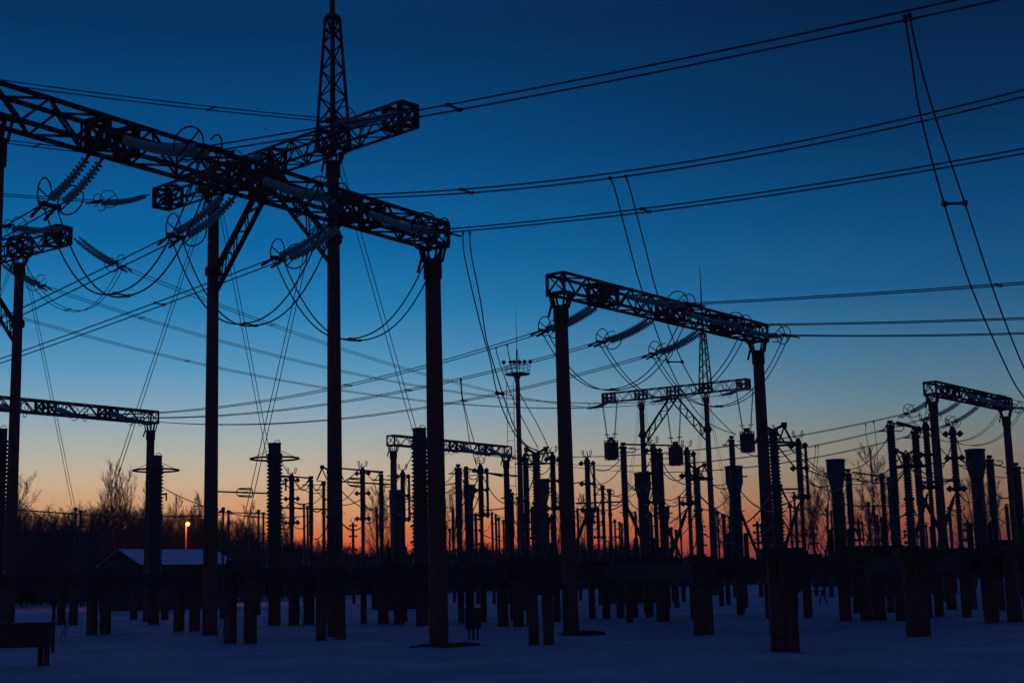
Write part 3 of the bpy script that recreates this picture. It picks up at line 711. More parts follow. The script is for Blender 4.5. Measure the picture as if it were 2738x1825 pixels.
# smaller, farther isolators
for k, (x, Z, top, lab) in enumerate(((691, 100, 1368, 'small far isolator pair left of the second ringed column'), (200, 96, 1362, 'small far isolator in front of the dark left wood'),
                                 (1335, 105, 1388, 'small far isolator pair left of the small portal post'), (1646, 108, 1393, 'tiny far isolator pair in the orange gap'),
                                 (2118, 88, 1352, 'small isolator pair right of the middle portal column'), (2328, 88, 1347, 'small isolator pair against the second birch'),
                                 (1922, 96, 1372, 'small isolator pair right of the drum portal leg'), (1940, 99, 1378, 'small low isolator right of the drum portal leg'), (596, 92, 1362, 'small far isolator left of the ringed column'),
                                 (1520, 98, 1376, 'small isolator behind the left column of the middle portal'), (2530, 90, 1352, 'small isolator pair behind the right edge portal column'))):
    reg('f%d' % k, isolator(lab, x, Z, top, 1, 0, 0, group='small far isolators', wv=.8))
rf = random.Random(21)
spots = [('between', x) for x in (560, 668, 815, 905, 945, 1010, 1048, 1108, 1190, 1212, 1275, 1318, 1385, 1425, 1466, 1548, 1600, 1662, 1702, 1745, 1795, 1822, 1880, 1905, 1958, 2028, 2060, 2128, 2175, 2215, 2262, 2300, 2352, 2388, 2432, 2480, 2545, 2590, 2640, 2700)]
words_ = ('thin', 'stubby', 'grey', 'dark', 'plain', 'crooked')
near_of = ((600, 'the left mast portal column'), (700, 'the second ringed column'), (880, 'the right mast portal column'), (1000, 'the slim orange gap birch'), (1130, 'the thick centre column'), (1240, 'the stout isolator'), (1340, 'the small portal right post'), (1400, 'the floodlight mast'), (1500, 'the middle portal left column'), (1580, 'the low tank'), (1720, 'the left drum'), (1800, 'the middle drum'), (1900, 'the drum portal right leg'), (2020, 'the middle portal right column'), (2150, 'the lone breaker pole'), (2240, 'the birch side tank'), (2400, 'the linked isolators'), (2500, 'the right edge portal column'), (2620, 'the widest tank'), (2700, 'the last portal column'))
FAR = []
used_ = {}
for n_, (_, x) in enumerate(spots):
    nm = min(near_of, key=lambda q: abs(q[0]-x)); sd = 'left' if x < nm[0] else 'right'; kx = (nm[1], sd); used_[kx] = used_.get(kx, 0)+1
    Z = rf.uniform(106, 148); top = rf.uniform(1352, 1428) if n_ % 3 else rf.uniform(1318, 1372)
    lab = '%s far %s %s of %s' % (words_[(n_+used_[kx]) % 6]+(' low' if top > 1390 else ' tall'), ('isolator', 'breaker pole', 'isolator pair')[n_ % 3], sd, nm[1])
    if n_ % 3 == 1: th = breaker(lab, x, Z, top, 0, n_ % 2, 'far small breaker poles')
    else: th = isolator(lab, x, Z, top, 1 if n_ % 3 else 0, rf.choice((0, 1.2, -1.4)) if n_ % 3 == 0 else 0, 0, 'far small isolator columns', wv=rf.uniform(.7, 1.3))
    th[0].rotation_euler = (rf.uniform(-.006, .006), rf.uniform(-.012, .012), th[0].rotation_euler.z)
    FAR.append((x, th[0].location.copy(), th[1], lab))
# low frames on paired posts in front: bare bus supports
def bus_support(label, xa, xb, fy, top=2.42, w=.34):
    a, b = foot(xa, fy), foot(xb, fy); d = (b-a); t = thing('post_frame', label, 'support frame', (a+b)/2, math.atan2(d.y, d.x), 'paired concrete posts with a steel beam')
    post(t, pair=d.length, w=w, h=top)
    m = MB(); Lh = d.length/2+.5
    for y in (-.2, .2): m.box((0, y, top+.13), (Lh*2, .1, .26))
    for k in range(4): m.box((-Lh+.1+k*(2*Lh-.2)/3, 0, top+.12), (.1, .3, .2))
    m.build('beam', STEEL, t)
    m = MB(); m.box((.1, 0, top+.42), (Lh*1.2, .5, .3)); m.box((-.3, -.3, top-.35), (.5, .35, .8)); m.build('drive_cabinet', DARK, t)
bus_support('pair of posts third from the left edge, standing in open snow', 245, 281, 1695, w=.36)
bus_support('pair of posts below the lit lamp', 478, 520, 1685, w=.37)
bus_support('nearest pair of posts between the two tall mast portal columns', 615, 669, 1716, w=.34)
bus_support('pair of posts behind and left of the lamp side cabinet', 163, 196, 1667, w=.38)
bus_support('slim pair of posts right of the ringed column foot', 788, 824, 1666, w=.36)
bus_support('pair of posts left of the thick centre column', 1025, 1067, 1665, w=.38)
bus_support('pair of posts between the thick column and the floodlight mast', 1345, 1386, 1670, w=.36)
bus_support('row of posts under the first tank transformer', 1622, 1660, 1648, w=.3)
bus_support('row of posts right of the first tank transformer', 1696, 1737, 1646, w=.3)
bus_support('posts left of the closest switch column', 1810, 1994, 1621, w=.24)
bus_support('posts under the tank transformer between the birches', 2262, 2318, 1659, w=.36)
bus_support('wide posts left of the near ringed switch column', 2353, 2414, 1655, w=.40)
bus_support('posts inside the right edge portal', 2545, 2600, 1626, w=.36)
bus_support('posts at the right edge in front of the portal column', 2653, 2715, 1661, w=.42)
bus_support('small pair of posts behind the left wood edge cabinet', 357, 440, 1656, w=.36)

# long platform beams running along each equipment row
def row_beam(label, pts, z, h=.32, wdt=.5):
    t = thing('platform_girder', label, 'platform beam', (0, 0, 0), 0, 'long steel platform beams')
    for k in (-1, 1):
        m = MB()
        for a, b in zip(pts, pts[1:]):
            d = (b-a).normalized(); s = V((-d.y, d.x, 0)); m.bar(a+s*k*wdt/2+V((0, 0, z+h/2)), b+s*k*wdt/2+V((0, 0, z+h/2)), .14, h)
        m.build('girder', DARK, t)
    m = MB()
    for a, b in zip(pts, pts[1:]):
        d = (b-a); n = max(1, int(d.length/1.6)); m.bar(a+V((0, 0, z+h*.5)), b+V((0, 0, z+h*.5)), .06); s = V((-d.y, d.x, 0)).normalized()
        for i in range(n+1):
            c = a.lerp(b, i/n)+V((0, 0, z+h*.5)); m.bar(c-s*wdt/2, c+s*wdt/2, .08)
    m.build('cross_ties', STEEL, t)
    for a, b in zip(pts, pts[1:]) if h < .5 else ():
        n = max(1, int((b-a).length/4.2))
        for i in range(n):
            m = MB(); c = a.lerp(b, (i+.5)/n); m.box((c.x, c.y, (z-.35)/1), (.7+.3*(i % 2), .4, .75), math.atan2((b-a).y, (b-a).x)); m.build('cable_box', DARK, t)
def G2(x, Z): return ground_xy(x, Z, 1540)
row_beam('deep cable duct girder on the posts below the lit lamp', [G2(-60, 57), G2(264, 62.5), G2(500, 67), G2(640, 69)], 2.1, .52, .7)
row_beam('deep cable duct girder across the two mast portal columns', [G2(640, 53.5), G2(884, 54.5), G2(1080, 56)], 2.1, .52, .6)
row_beam('deep cable duct girder between the thick column and the middle portal', [G2(1200, 63), G2(1366, 62), G2(1560, 64), G2(1700, 66)], 1.95, .6, .7)
row_beam('deep cable duct girder behind the closest switch column', [G2(1640, 60), G2(1876, 52.4), G2(2090, 50), G2(2300, 48)], 1.85, .6, .6)
row_beam('deep cable duct girder under the right edge portal', [G2(2250, 56.5), G2(2447, 50), G2(2600, 55), G2(2790, 54)], 1.85, .6, .6)
row_beam('long beam under the row of ringed columns', [G2(250, 84), G2(414, 81.5), G2(734, 76), G2(1126, 70.2), G2(1330, 68)], 2.45)
row_beam('long beam under the horned breaker poles of the left half', [G2(640, 78), G2(780, 74.6), G2(971, 74.4), G2(1289, 73.5), G2(1420, 72)], 2.3)
row_beam('long beam under the horned breaker poles of the right half', [G2(1570, 72.2), G2(1848, 67.9), G2(2150, 64.9), G2(2570, 61.1), G2(2760, 59)], 2.3)
row_beam('long beam under the tank transformers', [G2(1640, 82), G2(1725, 80.4), G2(1972, 76.4), G2(2247, 73.4), G2(2626, 69.4), G2(2760, 68)], 2.35)
row_beam('long beam under the far isolators of the left half', [G2(-60, 98), G2(200, 97), G2(691, 101), G2(1335, 106)], 2.4, .4)
row_beam('long beam under the far isolators of the right half', [G2(1600, 108), G2(1930, 98), G2(2328, 90), G2(2760, 86)], 2.4, .4)
row_beam('long beam at the left edge behind the marshalling cabinet', [G2(-60, 58), G2(190, 62), G2(330, 66)], 2.35)

# horizontal tube buses with cage contacts
def tube_bus(label, a, b, Za, Zb, cage=None, r=.045):
    t = thing('tube_busbar', label, 'busbar', (0, 0, 0), 0, 'horizontal tube busbars')
    p, q = at(*a, Za), at(*b, Zb); m = MB(); m.bar(p, q, r*2, n=8); m.build('tube', WIRE, t)
    if cage is not None:
        c = p.lerp(q, cage); d = (q-p).normalized(); m = MB()
        for s in (-1, 1):
            m.tube([c-d*.42, c-d*.44+V((0, 0, s*.12)), c-d*.30+V((0, 0, s*.21)), c+d*.36+V((0, 0, s*.24)), c+d*.40+V((0, 0, s*.12)), c+d*.38], .03, 6)
            sd = d.cross(V((0, 0, 1))); m.tube([c-d*.35+sd*s*.15+V((0, 0, .16)), c+d*.35+sd*s*.15+V((0, 0, .16))], .022, 5); m.tube([c-d*.35+sd*s*.15-V((0, 0, .16)), c+d*.35+sd*s*.15-V((0, 0, .16))], .022, 5)
        m.box(c, (.3, .12, .1)); m.build('contact_cage', STEEL, t)
tube_bus('tube busbar with a cage contact between the left portal column and second ringed column', (548, 1312), (733, 1319), 76, 76, .58)
tube_bus('tube busbar with a cage contact right of the mast portal column', (900, 1286), (1050, 1295), 75, 75, .35)
tube_bus('thin tube busbar above the cage contact right of the mast portal column', (905, 1251), (1025, 1261), 76, 76)
tube_bus('thin tube busbar from the second ringed column to its right', (750, 1271), (836, 1278), 76, 76)
tube_bus('long low tube busbar left of the second ringed column', (560, 1368), (700, 1372), 98, 100)
tube_bus('low tube busbar right of the second ringed column', (748, 1356), (905, 1362), 78, 78)
tube_bus('tube busbar between the thick column and small portal post', (1262, 1260), (1395, 1273), 71, 68)
tube_bus('tube busbar right of the floodlight mast', (1412, 1242), (1484, 1237), 66, 70)
tube_bus('short bar linking two tall isolators left of the right edge portal', (2398, 1127), (2458, 1144), 62, 61)
tube_bus('low tube busbar right of the middle portal column', (2040, 1308), (2150, 1306), 66, 64.5)
tube_bus('low tube busbar inside the right edge portal', (2460, 1288), (2566, 1284), 61, 60.7)
tube_bus('low tube busbar between the middle portal posts', (1540, 1345), (1680, 1340), 72, 72)
tube_bus('low tube busbar left of the far left ringed column', (40, 1362), (330, 1382), 96, 96)
tube_bus('low tube busbar behind the lamp', (430, 1380), (560, 1378), 90, 92)
tube_bus('tube busbar arm right of the clear tank transformer', (2280, 1262), (2366, 1274), 70, 68)

# slack cables between neighbouring equipment
def cable(label, P, Q, sag, r=.02):
    m = MB(); m.tube([P.lerp(Q, i/14)-V((0, 0, 4*sag*(i/14)*(1-i/14))) for i in range(15)], r, 5)
    o = m.build('slack_cable', WIRE, None, True); tag(o, label, 'cable', 'slack cables between the switchyard equipment')
def tp(k, dz=0): p, h = TOPS[k]; return V((p.x, p.y, h+dz))
nice = {'r0': 'left edge column', 'r1': 'first ringed column', 'r2': 'second ringed column', 'r3': 'ringless ribbed column', 't1': 'drum portal tank', 't2': 'middle portal tank', 't3': 'birch side tank', 't4': 'widest tank',
        't5': 'squat tank', 't6': 'small tank', 't7': 'tank by floodlight mast', 't8': 'low tank', 't9': 'half hidden tank', 't10': 'squeezed tank', 'b1': 'breaker by ringed column', 'b2': 'breaker beside mast portal', 'b3': 'breaker behind small portal',
        'b4': 'breaker before small portal', 'b5': 'breaker touching middle portal', 'b6': 'breaker inside middle portal', 'b7': 'twin ribbed breaker', 'b8': 'breaker by drum portal', 'b9': 'lone breaker', 'b10': 'breaker on edge portal', 'b11': 'breaker inside edge portal',
        'i1': 'slim isolator', 'i2': 'jointed isolator', 'i3': 'small portal isolator', 'i4': 'stout isolator', 'i7': 'floodlight mast isolator', 'i9': 'tall armed isolator', 'i11': 'third drum isolator', 'i13': 'round capped isolator', 'i14': 'left linked isolator', 'i15': 'right linked isolator', 'i17': 'cut off column', 'i16': 'widest tank isolator',
        's1': 'hidden switch', 's2': 'floodlight mast switch', 's3': 'drum portal switch', 's4': 'closest switch', 's5': 'right ringed switch', 'i8': 'low jointed isolator', 'i5': 'slim column', 'i6': 'small portal column', 'i10': 'leaning ribbed column', 'i12': 'birch side isolator'}
links = [('r1', 'i1', -1.6, -2, .8), ('r2', 'b1', -1, 0, .5), ('r2', 'i1', -1.3, 0, .9), ('b1', 'i2', -1.3, -.6, .5), ('b1', 'i1', .1, -.2, .7), ('b2', 'i3', .1, -.3, .4), ('b2', 's1', .2, -.5, .3), ('b2', 'r3', -2.0, -3.6, .5), ('i3', 'b3', -.6, 0, .5),
         ('b3', 'r3', .1, -4, .7), ('b3', 't5', -.6, -.4, .3), ('r3', 'i4', -2.6, -.1, .6), ('i4', 'b4', -1.5, -1.1, .3), ('b4', 't6', .2, -.4, .6), ('b4', 'i6', -.3, -.6, .6), ('i6', 'i7', -.4, -1.9, .3), ('i7', 's2', -.2, 0, .4), ('s2', 'b5', .1, .3, .3), ('b5', 't7', -.5, -.6, .4),
         ('b5', 'b6', -1.8, -2.0, .5), ('b6', 'i8', .3, -.1, .7), ('b6', 't1', -.5, -.8, 1.0), ('i8', 'i9', -.3, -2.3, .6), ('i9', 't1', -1.8, -.7, .3), ('t1', 'b7', -.6, -1.9, .3), ('b7', 'i9', .2, -.1, .3), ('b7', 'b8', -2.0, -1.9, .9), ('b8', 's3', -.2, 0, .3), ('s3', 't2', 0, -.9, .5), ('s3', 'b7', -.1, -2.2, .7), ('b8', 't2', -2.5, -1.1, .8),
         ('i11', 't2', -1.0, -.4, .3), ('t2', 's4', -.7, -2.2, .4), ('s4', 'b9', .1, -.8, .1), ('b9', 't3', -.5, -.8, .3), ('s4', 't3', 0, -.8, .4), ('b9', 's4', -2.4, -2.0, .15), ('t3', 's5', -.7, .1, .8), ('t3', 'i13', -.9, -.2, .15), ('s5', 'i13', -.4, -.2, .2), ('s5', 'b10', .1, -2.3, .2), ('s5', 'i15', 0, -1.8, .3),
         ('b10', 'i14', .2, -2.6, .5), ('i15', 'b10', -2.3, -2.4, .2), ('b10', 'b11', -2.1, -2.2, .2), ('b11', 't4', .2, -.7, .9), ('b11', 't4', -1.6, -.5, .15), ('t4', 'i16', -.3, -.1, .1), ('i16', 'i17', -.2, -.1, .15), ('t4', 'i17', -.8, -.5, .3), ('t3', 'b9', -1.1, -1.7, .4), ('i12', 'i13', -.2, -.3, .2), ('b2', 'i2', -1.6, -.8, .4), ('i4', 't6', -.1, -.2, .3),
         ('i5', 'b4', -.3, -.5, .3), ('b6', 'i9', -1.2, -.9, .5), ('t8', 'i8', -.2, -.5, .3), ('t9', 'b8', -.2, -3.2, .4), ('i10', 'b8', -.8, -1.2, .5), ('r0', 'r1', -2.5, -2.6, 2.2)]
for n_, (a, b, da, db, sg) in enumerate(links):
    cable('%s cable from %s to %s' % (('thin', 'dark', 'slack')[n_ % 3], nice[a], nice[b]), tp(a, da), tp(b, db), sg, .02 if n_ % 2 else .026)

order = sorted([k for k in TOPS if k[0] in 'birts' and k in nice], key=lambda k: prj(V((TOPS[k][0].x, TOPS[k][0].y, 6)))[0])
for n_, (a, b) in enumerate(zip(order, order[1:])):
    pa, pb = tp(a), tp(b)
    if a == 'r0' or abs(prj(pa)[0]-prj(pb)[0]) > 260: continue
    for q_ in range(2):
        za, zb = pa.z-rf.uniform(1.0, 1.6)-q_*1.1, pb.z-rf.uniform(1.0, 1.6)-q_*1.1
        z_ = max(3.4, min(za, zb)); cable('%s cross link between %s and %s' % (('upper', 'lower')[q_], nice[a], nice[b]), V((pa.x, pa.y, z_+rf.uniform(-.3, .4))), V((pb.x, pb.y, z_+rf.uniform(-.3, .4))), rf.uniform(.0, .5), .024 if q_ else .032)
for n_ in range(len(order)-3):
    a, b = order[n_], order[n_+3]
    if n_ % 2 or a == 'r0': continue
    cable('long swooping cable from %s to %s' % (nice[a], nice[b]), tp(a, -.3), tp(b, -.5), rf.uniform(.5, 1.2), .022)
for n_ in range(len(FAR)-1):
    (xa, pa, ha, la), (xb, pb, hb_, lb) = FAR[n_], FAR[n_+1]
    if abs(xa-xb) > 60: continue
    cable('%s cable off the %s' % (('faint', 'thin')[n_ % 2], la), V((pa.x, pa.y, ha-rf.uniform(0, 1.2))), V((pb.x, pb.y, hb_-rf.uniform(0, 1.2))), rf.uniform(.3, 1.3), .022)
# hanging line traps under the distant tall portal
def trap(label, x, ytop, ybot, Z, hookx):
    t = thing('line_trap', label, 'line trap', (0, 0, 0), 0, 'drums hung under the distant portal')
    c1_, c0_ = at(x, ytop, Z), at(x, ybot, Z); H = c1_.z-c0_.z; b = V((c1_.x, c1_.y, c0_.z)); r = .62
    m = MB(); m.lathe([(r-.1, .08), (r, .12), (r, H*.9), (r-.1, H*.93)], b, 20); 
    m.build('drum', DARK, t, True)
    m = MB()
    for z in (0, H):
        for a in range(3): an = a*math.pi/3; d = V((math.cos(an), math.sin(an), 0))*(r+.06); m.bar(b+V((0, 0, z))-d, b+V((0, 0, z))+d, .09)
    for a in range(6): an = a*math.pi/3; d = V((math.cos(an), math.sin(an), 0))*(r+.03); m.bar(b+d, b+d+V((0, 0, H)), .07)
    m.box(b+V((0, 0, H+.2)), (.5, .5, .3)); m.build('cross_arms', STEEL, t)
    yk = V((b.x, b.y, 0)); yz = HB-.75
    m = MB(); m.bar(yk-VD*.95+V((0, 0, yz)), yk+VD*.95+V((0, 0, yz)), .09)
    for k in (-.25, .25): m.bar(yk+VD*k+V((0, 0, yz)), yk+VD*k+V((0, 0, HB+.05)), .06)
    m.build('yoke', STEEL, t)
    for k in (-1, 1):
        p = yk+VD*k*.88+V((0, 0, yz)); q = b+VD*k*.4+V((0, 0, H+.1)); d = q-p; m = MB(); n = int(d.length/.13)
        pr = [(.02, 0)]
        for i in range(1, n): pr += [(.03, i*.13), (.11, i*.13+.04), (.03, i*.13+.08)]
        m.lathe(pr+[(.02, d.length)], p, 8, d); m.build('suspension_insulator', PORC, t, True)
        m = MB(); m.torus(p.lerp(q, .86), .26, .025, (0, 0, 1), 18, 5); m.build('grading_ring', STEEL, t, True)
trap('left of the three dark drums hung under the distant portal', 1634, 1178, 1228, 138, 0)
trap('middle of the three dark drums hung under the distant portal', 1806, 1190, 1243, 136, 0)
trap('right of the three dark drums, beside the middle portal column', 1997, 1154, 1208, 133, 0)

# ------------------------------------------------------------------ floodlight mast
def floodmast():
    Z = 180; c = ground_xy(1390, Z, 1250); t = thing('floodlight_mast', 'tall floodlight mast with a round basket of lamps and a needle', 'floodlight mast', c)
    zp = EYE+(hor(1390)-1003)*Z/F
    m = MB(); m.lathe([(.42, -.3), (.40, 0), (.28, zp-.6), (.32, zp-.5), (.5, zp-.05), (.2, zp)], (0, 0, 0), 14); m.build('pole', CONC, t, True)
    m = MB(); m.lathe([(.3, zp-.12), (1.62, zp), (1.62, zp+.08), (.3, zp+.08)], (0, 0, 0), 20)
    for zz in (zp+.55, zp+1.1): m.torus((0, 0, zz), 1.58, .03, (0, 0, 1), 24, 4)
    for k in range(12): a = k*math.pi/6; d = V((math.cos(a), math.sin(a), 0))*1.57; m.bar(d+V((0, 0, zp)), d+V((0, 0, zp+1.1)), .045)
    m.build('basket', STEEL, t)
    m = MB()
    for k in range(3):
        a = k*2.1; d = V((math.cos(a), math.sin(a), 0)); m.bar(d*.35+V((0, 0, zp)), d*.08+V((0, 0, zp+3.2)), .06)
    m.bar((0, 0, zp), (0, 0, zp+8.6), .14, n=6, w2=.03); m.build('needle', STEEL, t)
    for x in (-1.7, -.85, -.38, .3, .95, 1.68):
        m = MB(); m.lathe([(.10, -.26), (.23, -.12), (.26, .1), (.22, .14)], (x, -.4, zp+1.6), 14, (0, -1, -.25)); m.bar((x, -.3, zp+1.1), (x, -.35, zp+1.5), .07)
        m.build('floodlight', DARK, t, True)
    m = MB(); zl = zp-1
    for x in (-1.45, -.55): m.bar((x, 0, 0), (x, 0, zl), .05)
    z = 1
    while z < zl: m.bar((-1.45, 0, z), (-.55, 0, z), .05); z += 1.15
    for z in (6, 12, 18, 24): m.bar((-.6, 0, z), (-.2, 0, z), .09)
    m.build('ladder', STEEL, t)
floodmast()

# ------------------------------------------------------------------ cabinets and small things near the ground
def cabinet(label, x, fy, w, h, z0, d=.5, legs=True, rz=0):
    c = foot(x, fy); c.z = ground_z(c.x, c.y); t = thing('control_cabinet', label, 'cabinet', c, rz, 'steel cabinets on legs')
    m = MB(); m.box((0, 0, z0+h/2), (w, d, h)); m.build('box', DARK, t)
    m = MB(); m.box((0, 0, z0+h+.03), (w+.12, d+.14, .06)); m.build('lid', STEEL, t)
    m = MB(); m.box((w*.02, -d/2-.015, z0+h/2), (w*.9, .03, h*.86)); m.build('door', DARK, t)
    m = MB(); m.box((w*.38, -d/2-.05, z0+h/2), (.04, .04, .16)); m.build('handle', STEEL, t)
    for sx_ in (-1, 1):
        for off in (0, .17):
            m = MB(); m.box((sx_*(w/2-.12-off), 0, z0/2-.1), (.06, .3, z0+.2)); m.build('leg', STEEL, t)
cabinet('near dark marshalling cabinet on thin legs at the lower left edge', 40, 1782, 1.95, .60, .56)
cabinet('small cabinet on legs beside the thick centre column', 1266, 1703, .55, .68, .36)
t = thing('steel_post', 'thin steel post standing beside the near marshalling cabinet', 'post', foot(141, 1745)); m = MB(); m.box((0, 0, 1.35), (.09, .09, 3.0)); m.build('shaft', STEEL, t); m = MB(); m.box((0, 0, 2.88), (.2, .2, .06)); m.build('top_plate', STEEL, t)
t = thing('trestle', 'small leaning steel trestle in the snow right of the closest switch column', 'trestle', foot(2180, 1614)); 
for sx_ in (-.5, .5):
    m = MB(); m.bar((sx_, 0, .8), (sx_-.3, -.2, -.05), .07); m.bar((sx_, 0, .8), (sx_+.3, .2, -.05), .07); m.build('leg', STEEL, t)
m = MB(); m.bar((-.7, 0, .8), (.7, 0, .8), .08); m.build('rail', STEEL, t)
t = thing('bare_stalk', 'bare weed stalk poking out of the snow at the left', 'weed', foot(172, 1690)); m = MB(); m.tube([(0, 0, -.05), (.1, 0, .4), (.35, 0, .9), (.5, 0, 1.0)], .02, 4); m.tube([(.1, 0, .4), (-.05, 0, .8)], .012, 4); m.tube([(.2, 0, .6), (.5, 0, .75)], .012, 4); m.build('stem', TWIG, t)
for x, y, lab in ((1075, 1500, 'low dark equipment kiosk left of the thick centre column'), (1700, 1502, 'low dark kiosk below the left drum'), (2350, 1500, 'low dark kiosk left of the near ringed switch column')):
    Z = 112; c = ground_xy(x, Z, 1560); t = thing('equipment_kiosk', lab, 'kiosk', c, .64, 'low equipment kiosks'); m = MB(); m.box((0, 0, 1.2), (4.2, 2.2, 2.4)); m.build('wall', WALL, t)
    m = MB(); m.box((0, 0, 2.48), (4.6, 2.6, .16)); m.build('roof', DARK, t); m = MB(); m.box((.8, -1.12, 1.05), (.9, .05, 2.0)); m.build('door', DARK, t)

# ------------------------------------------------------------------ house, shed, street lamp, pylon
def house(label, x, Z, y, Lr, hw, he, hr, chim=True):
    c = ground_xy(x, Z, y); t = thing('house', label, 'house', c, math.atan2(UD.y, UD.x))
    m = MB(); m.box((Lr/2, 0, he/2-.1), (Lr, hw*2, he+.2)); m.build('wall', WALL, t)
    m = MB(); m.add([(.02, -hw, he), (.02, hw, he), (.02, 0, hr-.05), (.3, -hw, he), (.3, hw, he), (.3, 0, hr-.05)], [(0, 2, 1), (3, 4, 5), (0, 3, 5, 2), (1, 2, 5, 4), (0, 1, 4, 3)]); m.build('gable', WALL, t); m = MB()
    m.add([(Lr, -hw, he), (Lr, hw, he), (Lr, 0, hr-.05), (Lr-.3, -hw, he), (Lr-.3, hw, he), (Lr-.3, 0, hr-.05)], [(0, 1, 2), (3, 5, 4), (0, 2, 5, 3), (1, 4, 5, 2), (0, 3, 4, 1)]); m.build('gable', WALL, t)
    o = .45; s = (hr-he)/hw; ez = he-o*s; og = .08
    m = MB()
    for k in (-1, 1):
        a = [(-og, k*(hw+o), ez), (Lr+og, k*(hw+o), ez), (Lr+og, 0, hr), (-og, 0, hr)]; b_ = [(p[0], p[1], p[2]+.04) for p in a]
        m.add(a+b_, [(0, 1, 2, 3), (4, 7, 6, 5), (0, 4, 5, 1), (1, 5, 6, 2), (2, 6, 7, 3), (3, 7, 4, 0)])
    rf = m.build('roof', SNOWR, t)
    if chim: m = MB(); m.box((Lr*.3, .6, hr+.3), (.6, .6, 1.0)); m.build('chimney', WALL, rf)
    for i in range(3):
        m = MB(); m.box((Lr*(.2+.28*i), -hw-.03, he*.55), (1.1, .06, 1.2)); w_ = m.build('window', GLASSD, t)
house('long low house with a snow covered roof under the lit lamp', 318, 139, 1467, 12.0, 3.0, 4.5, 5.85)
house('small snow roofed shed far off between the two birches', 2190, 190, 1500, 2.6, 1.2, 2.7, 3.5, False)
def street_lamp(label, x, y, Z, power):
    p = at(x, y, Z); t = thing('street_lamp', label, 'street lamp', (p.x, p.y, 0), 0)
    m = MB(); m.lathe([(.14, -.2), (.12, 1), (.075, p.z-.1), (.05, p.z+.1)], (-.18, 0, 0), 10); m.bar((-.18, 0, p.z+.05), (.1, 0, p.z+.18), .07); m.build('pole', CONC, t, True)
    m = MB(); m.lathe([(.05, .2), (.28, .14), (.30, .06), (.05, .05)], (.05, 0, p.z), 12); m.build('lamp_head', STEEL, t)
    m = MB(); m.sphere((.05, -.2, p.z-.10), .24, 14); m.build('bulb', LAMP, t, True)
    ld = bpy.data.lights.new('street_lamp_light', 'POINT'); ld.energy = power; ld.color = (1, .27, .02); ld.shadow_soft_size = .2
    lo = bpy.data.objects.new('lamp_light', ld); col.objects.link(lo); lo.parent = t; lo.location = (.05, -.9, p.z-.1)
street_lamp('lit orange street lamp above the snow roofed house', 502, 1398, 165, 900)
t = thing('transmission_tower', 'tiny far lattice pylon on the horizon near the right edge', 'pylon', ground_xy(2459, 700, 1450)); m = MB(); zt = 24
for a in (-1, 1):
    for b in (-1, 1): m.bar((a*2.2, b*2.2, 0), (a*.5, b*.5, zt*.8), .3); m.bar((a*.5, b*.5, zt*.8), (0, 0, zt*1.0), .25)
for i in range(5):
    z0_, z1_ = zt*.8*i/5, zt*.8*(i+1)/5; w0, w1 = 2.2-1.7*i/5, 2.2-1.7*(i+1)/5
    m.bar((-w0, -w0, z0_), (w1, -w1, z1_), .18); m.bar((w0, -w0, z0_), (-w1, -w1, z1_), .18)
m.build('lattice_body', STEEL, t); m = MB(); m.bar((-5, 0, zt), (5, 0, zt), .35); m.bar((-5, 0, zt), (0, 0, zt+1.6), .2); m.bar((5, 0, zt), (0, 0, zt+1.6), .2); m.build('cross_arm', STEEL, t)

# ------------------------------------------------------------------ bare trees
def make_tree(seed, H=10, spread=.28, n1=16, n2=7, n3=5, thin=1.0):
    rnd = random.Random(seed); tr = MB(); cr = MB()
    def br(mb, p, d, L_, r, seg, up):
        pts = [p.copy()]; q = p.copy(); dd = d.copy()
        for i in range(seg):
            dd = (dd+V((rnd.uniform(-.16, .16), rnd.uniform(-.16, .16), up+rnd.uniform(-.05, .05)))).normalized(); q = q+dd*(L_/seg); pts.append(q.copy())
        mb.tube(pts, r, 3 if r < .05 else 5, r*.25); return pts
    T = br(tr, V((0, 0, -.2)), V((rnd.uniform(-.05, .05), rnd.uniform(-.05, .05), 1)), H, H*.011*thin, 9, .12)
    def P(pts, f): i = f*(len(pts)-1); j = min(int(i), len(pts)-2); return pts[j].lerp(pts[j+1], i-j), (pts[j+1]-pts[j]).normalized()
    for i in range(n1):
        f = .12+.84*(i+rnd.random())/n1; p, d = P(T, f); a = rnd.uniform(0, 2*math.pi); out = V((math.cos(a), math.sin(a), rnd.uniform(.5, 1.3)))
        L1 = H*(spread*(1.2-f*.95)*(.65+min(f, .35))+.05)*rnd.uniform(.7, 1.25); A = br(cr, p, (out*.8+d*.5).normalized(), L1, H*.0036*(1.25-f)*thin, 5, .07)
        for j in range(n2):
            g = .2+.78*(j+rnd.random())/n2; p2, d2 = P(A, g); o2 = V((rnd.uniform(-1, 1), rnd.uniform(-1, 1), rnd.uniform(-.2, 1)))
            B = br(cr, p2, (d2+o2*.75).normalized(), L1*rnd.uniform(.25, .5)*(1.15-g*.5), H*.0017*thin, 3, .03)
            for k in range(n3):
                p3, d3 = P(B, rnd.uniform(.2, 1)); o3 = V((rnd.uniform(-1, 1), rnd.uniform(-1, 1), rnd.uniform(-.5, .8)))
                br(cr, p3, (d3+o3*.8).normalized(), L1*rnd.uniform(.12, .28), H*.0011*thin, 2, -.02)
    return tr, cr
variants = []
for s_ in range(4): variants.append(make_tree(40+s_, 10, (.34, .38, .30, .42)[s_], 25, 9, 7))
def mesh_of(mb, name, m):
    me = bpy.data.meshes.new(name); me.from_pydata(mb.v, [], mb.f); me.materials.append(m); me.update(); return me
vm = [(mesh_of(a, 'trunk', BARK), mesh_of(b, 'crown', TWIG)) for a, b in variants]
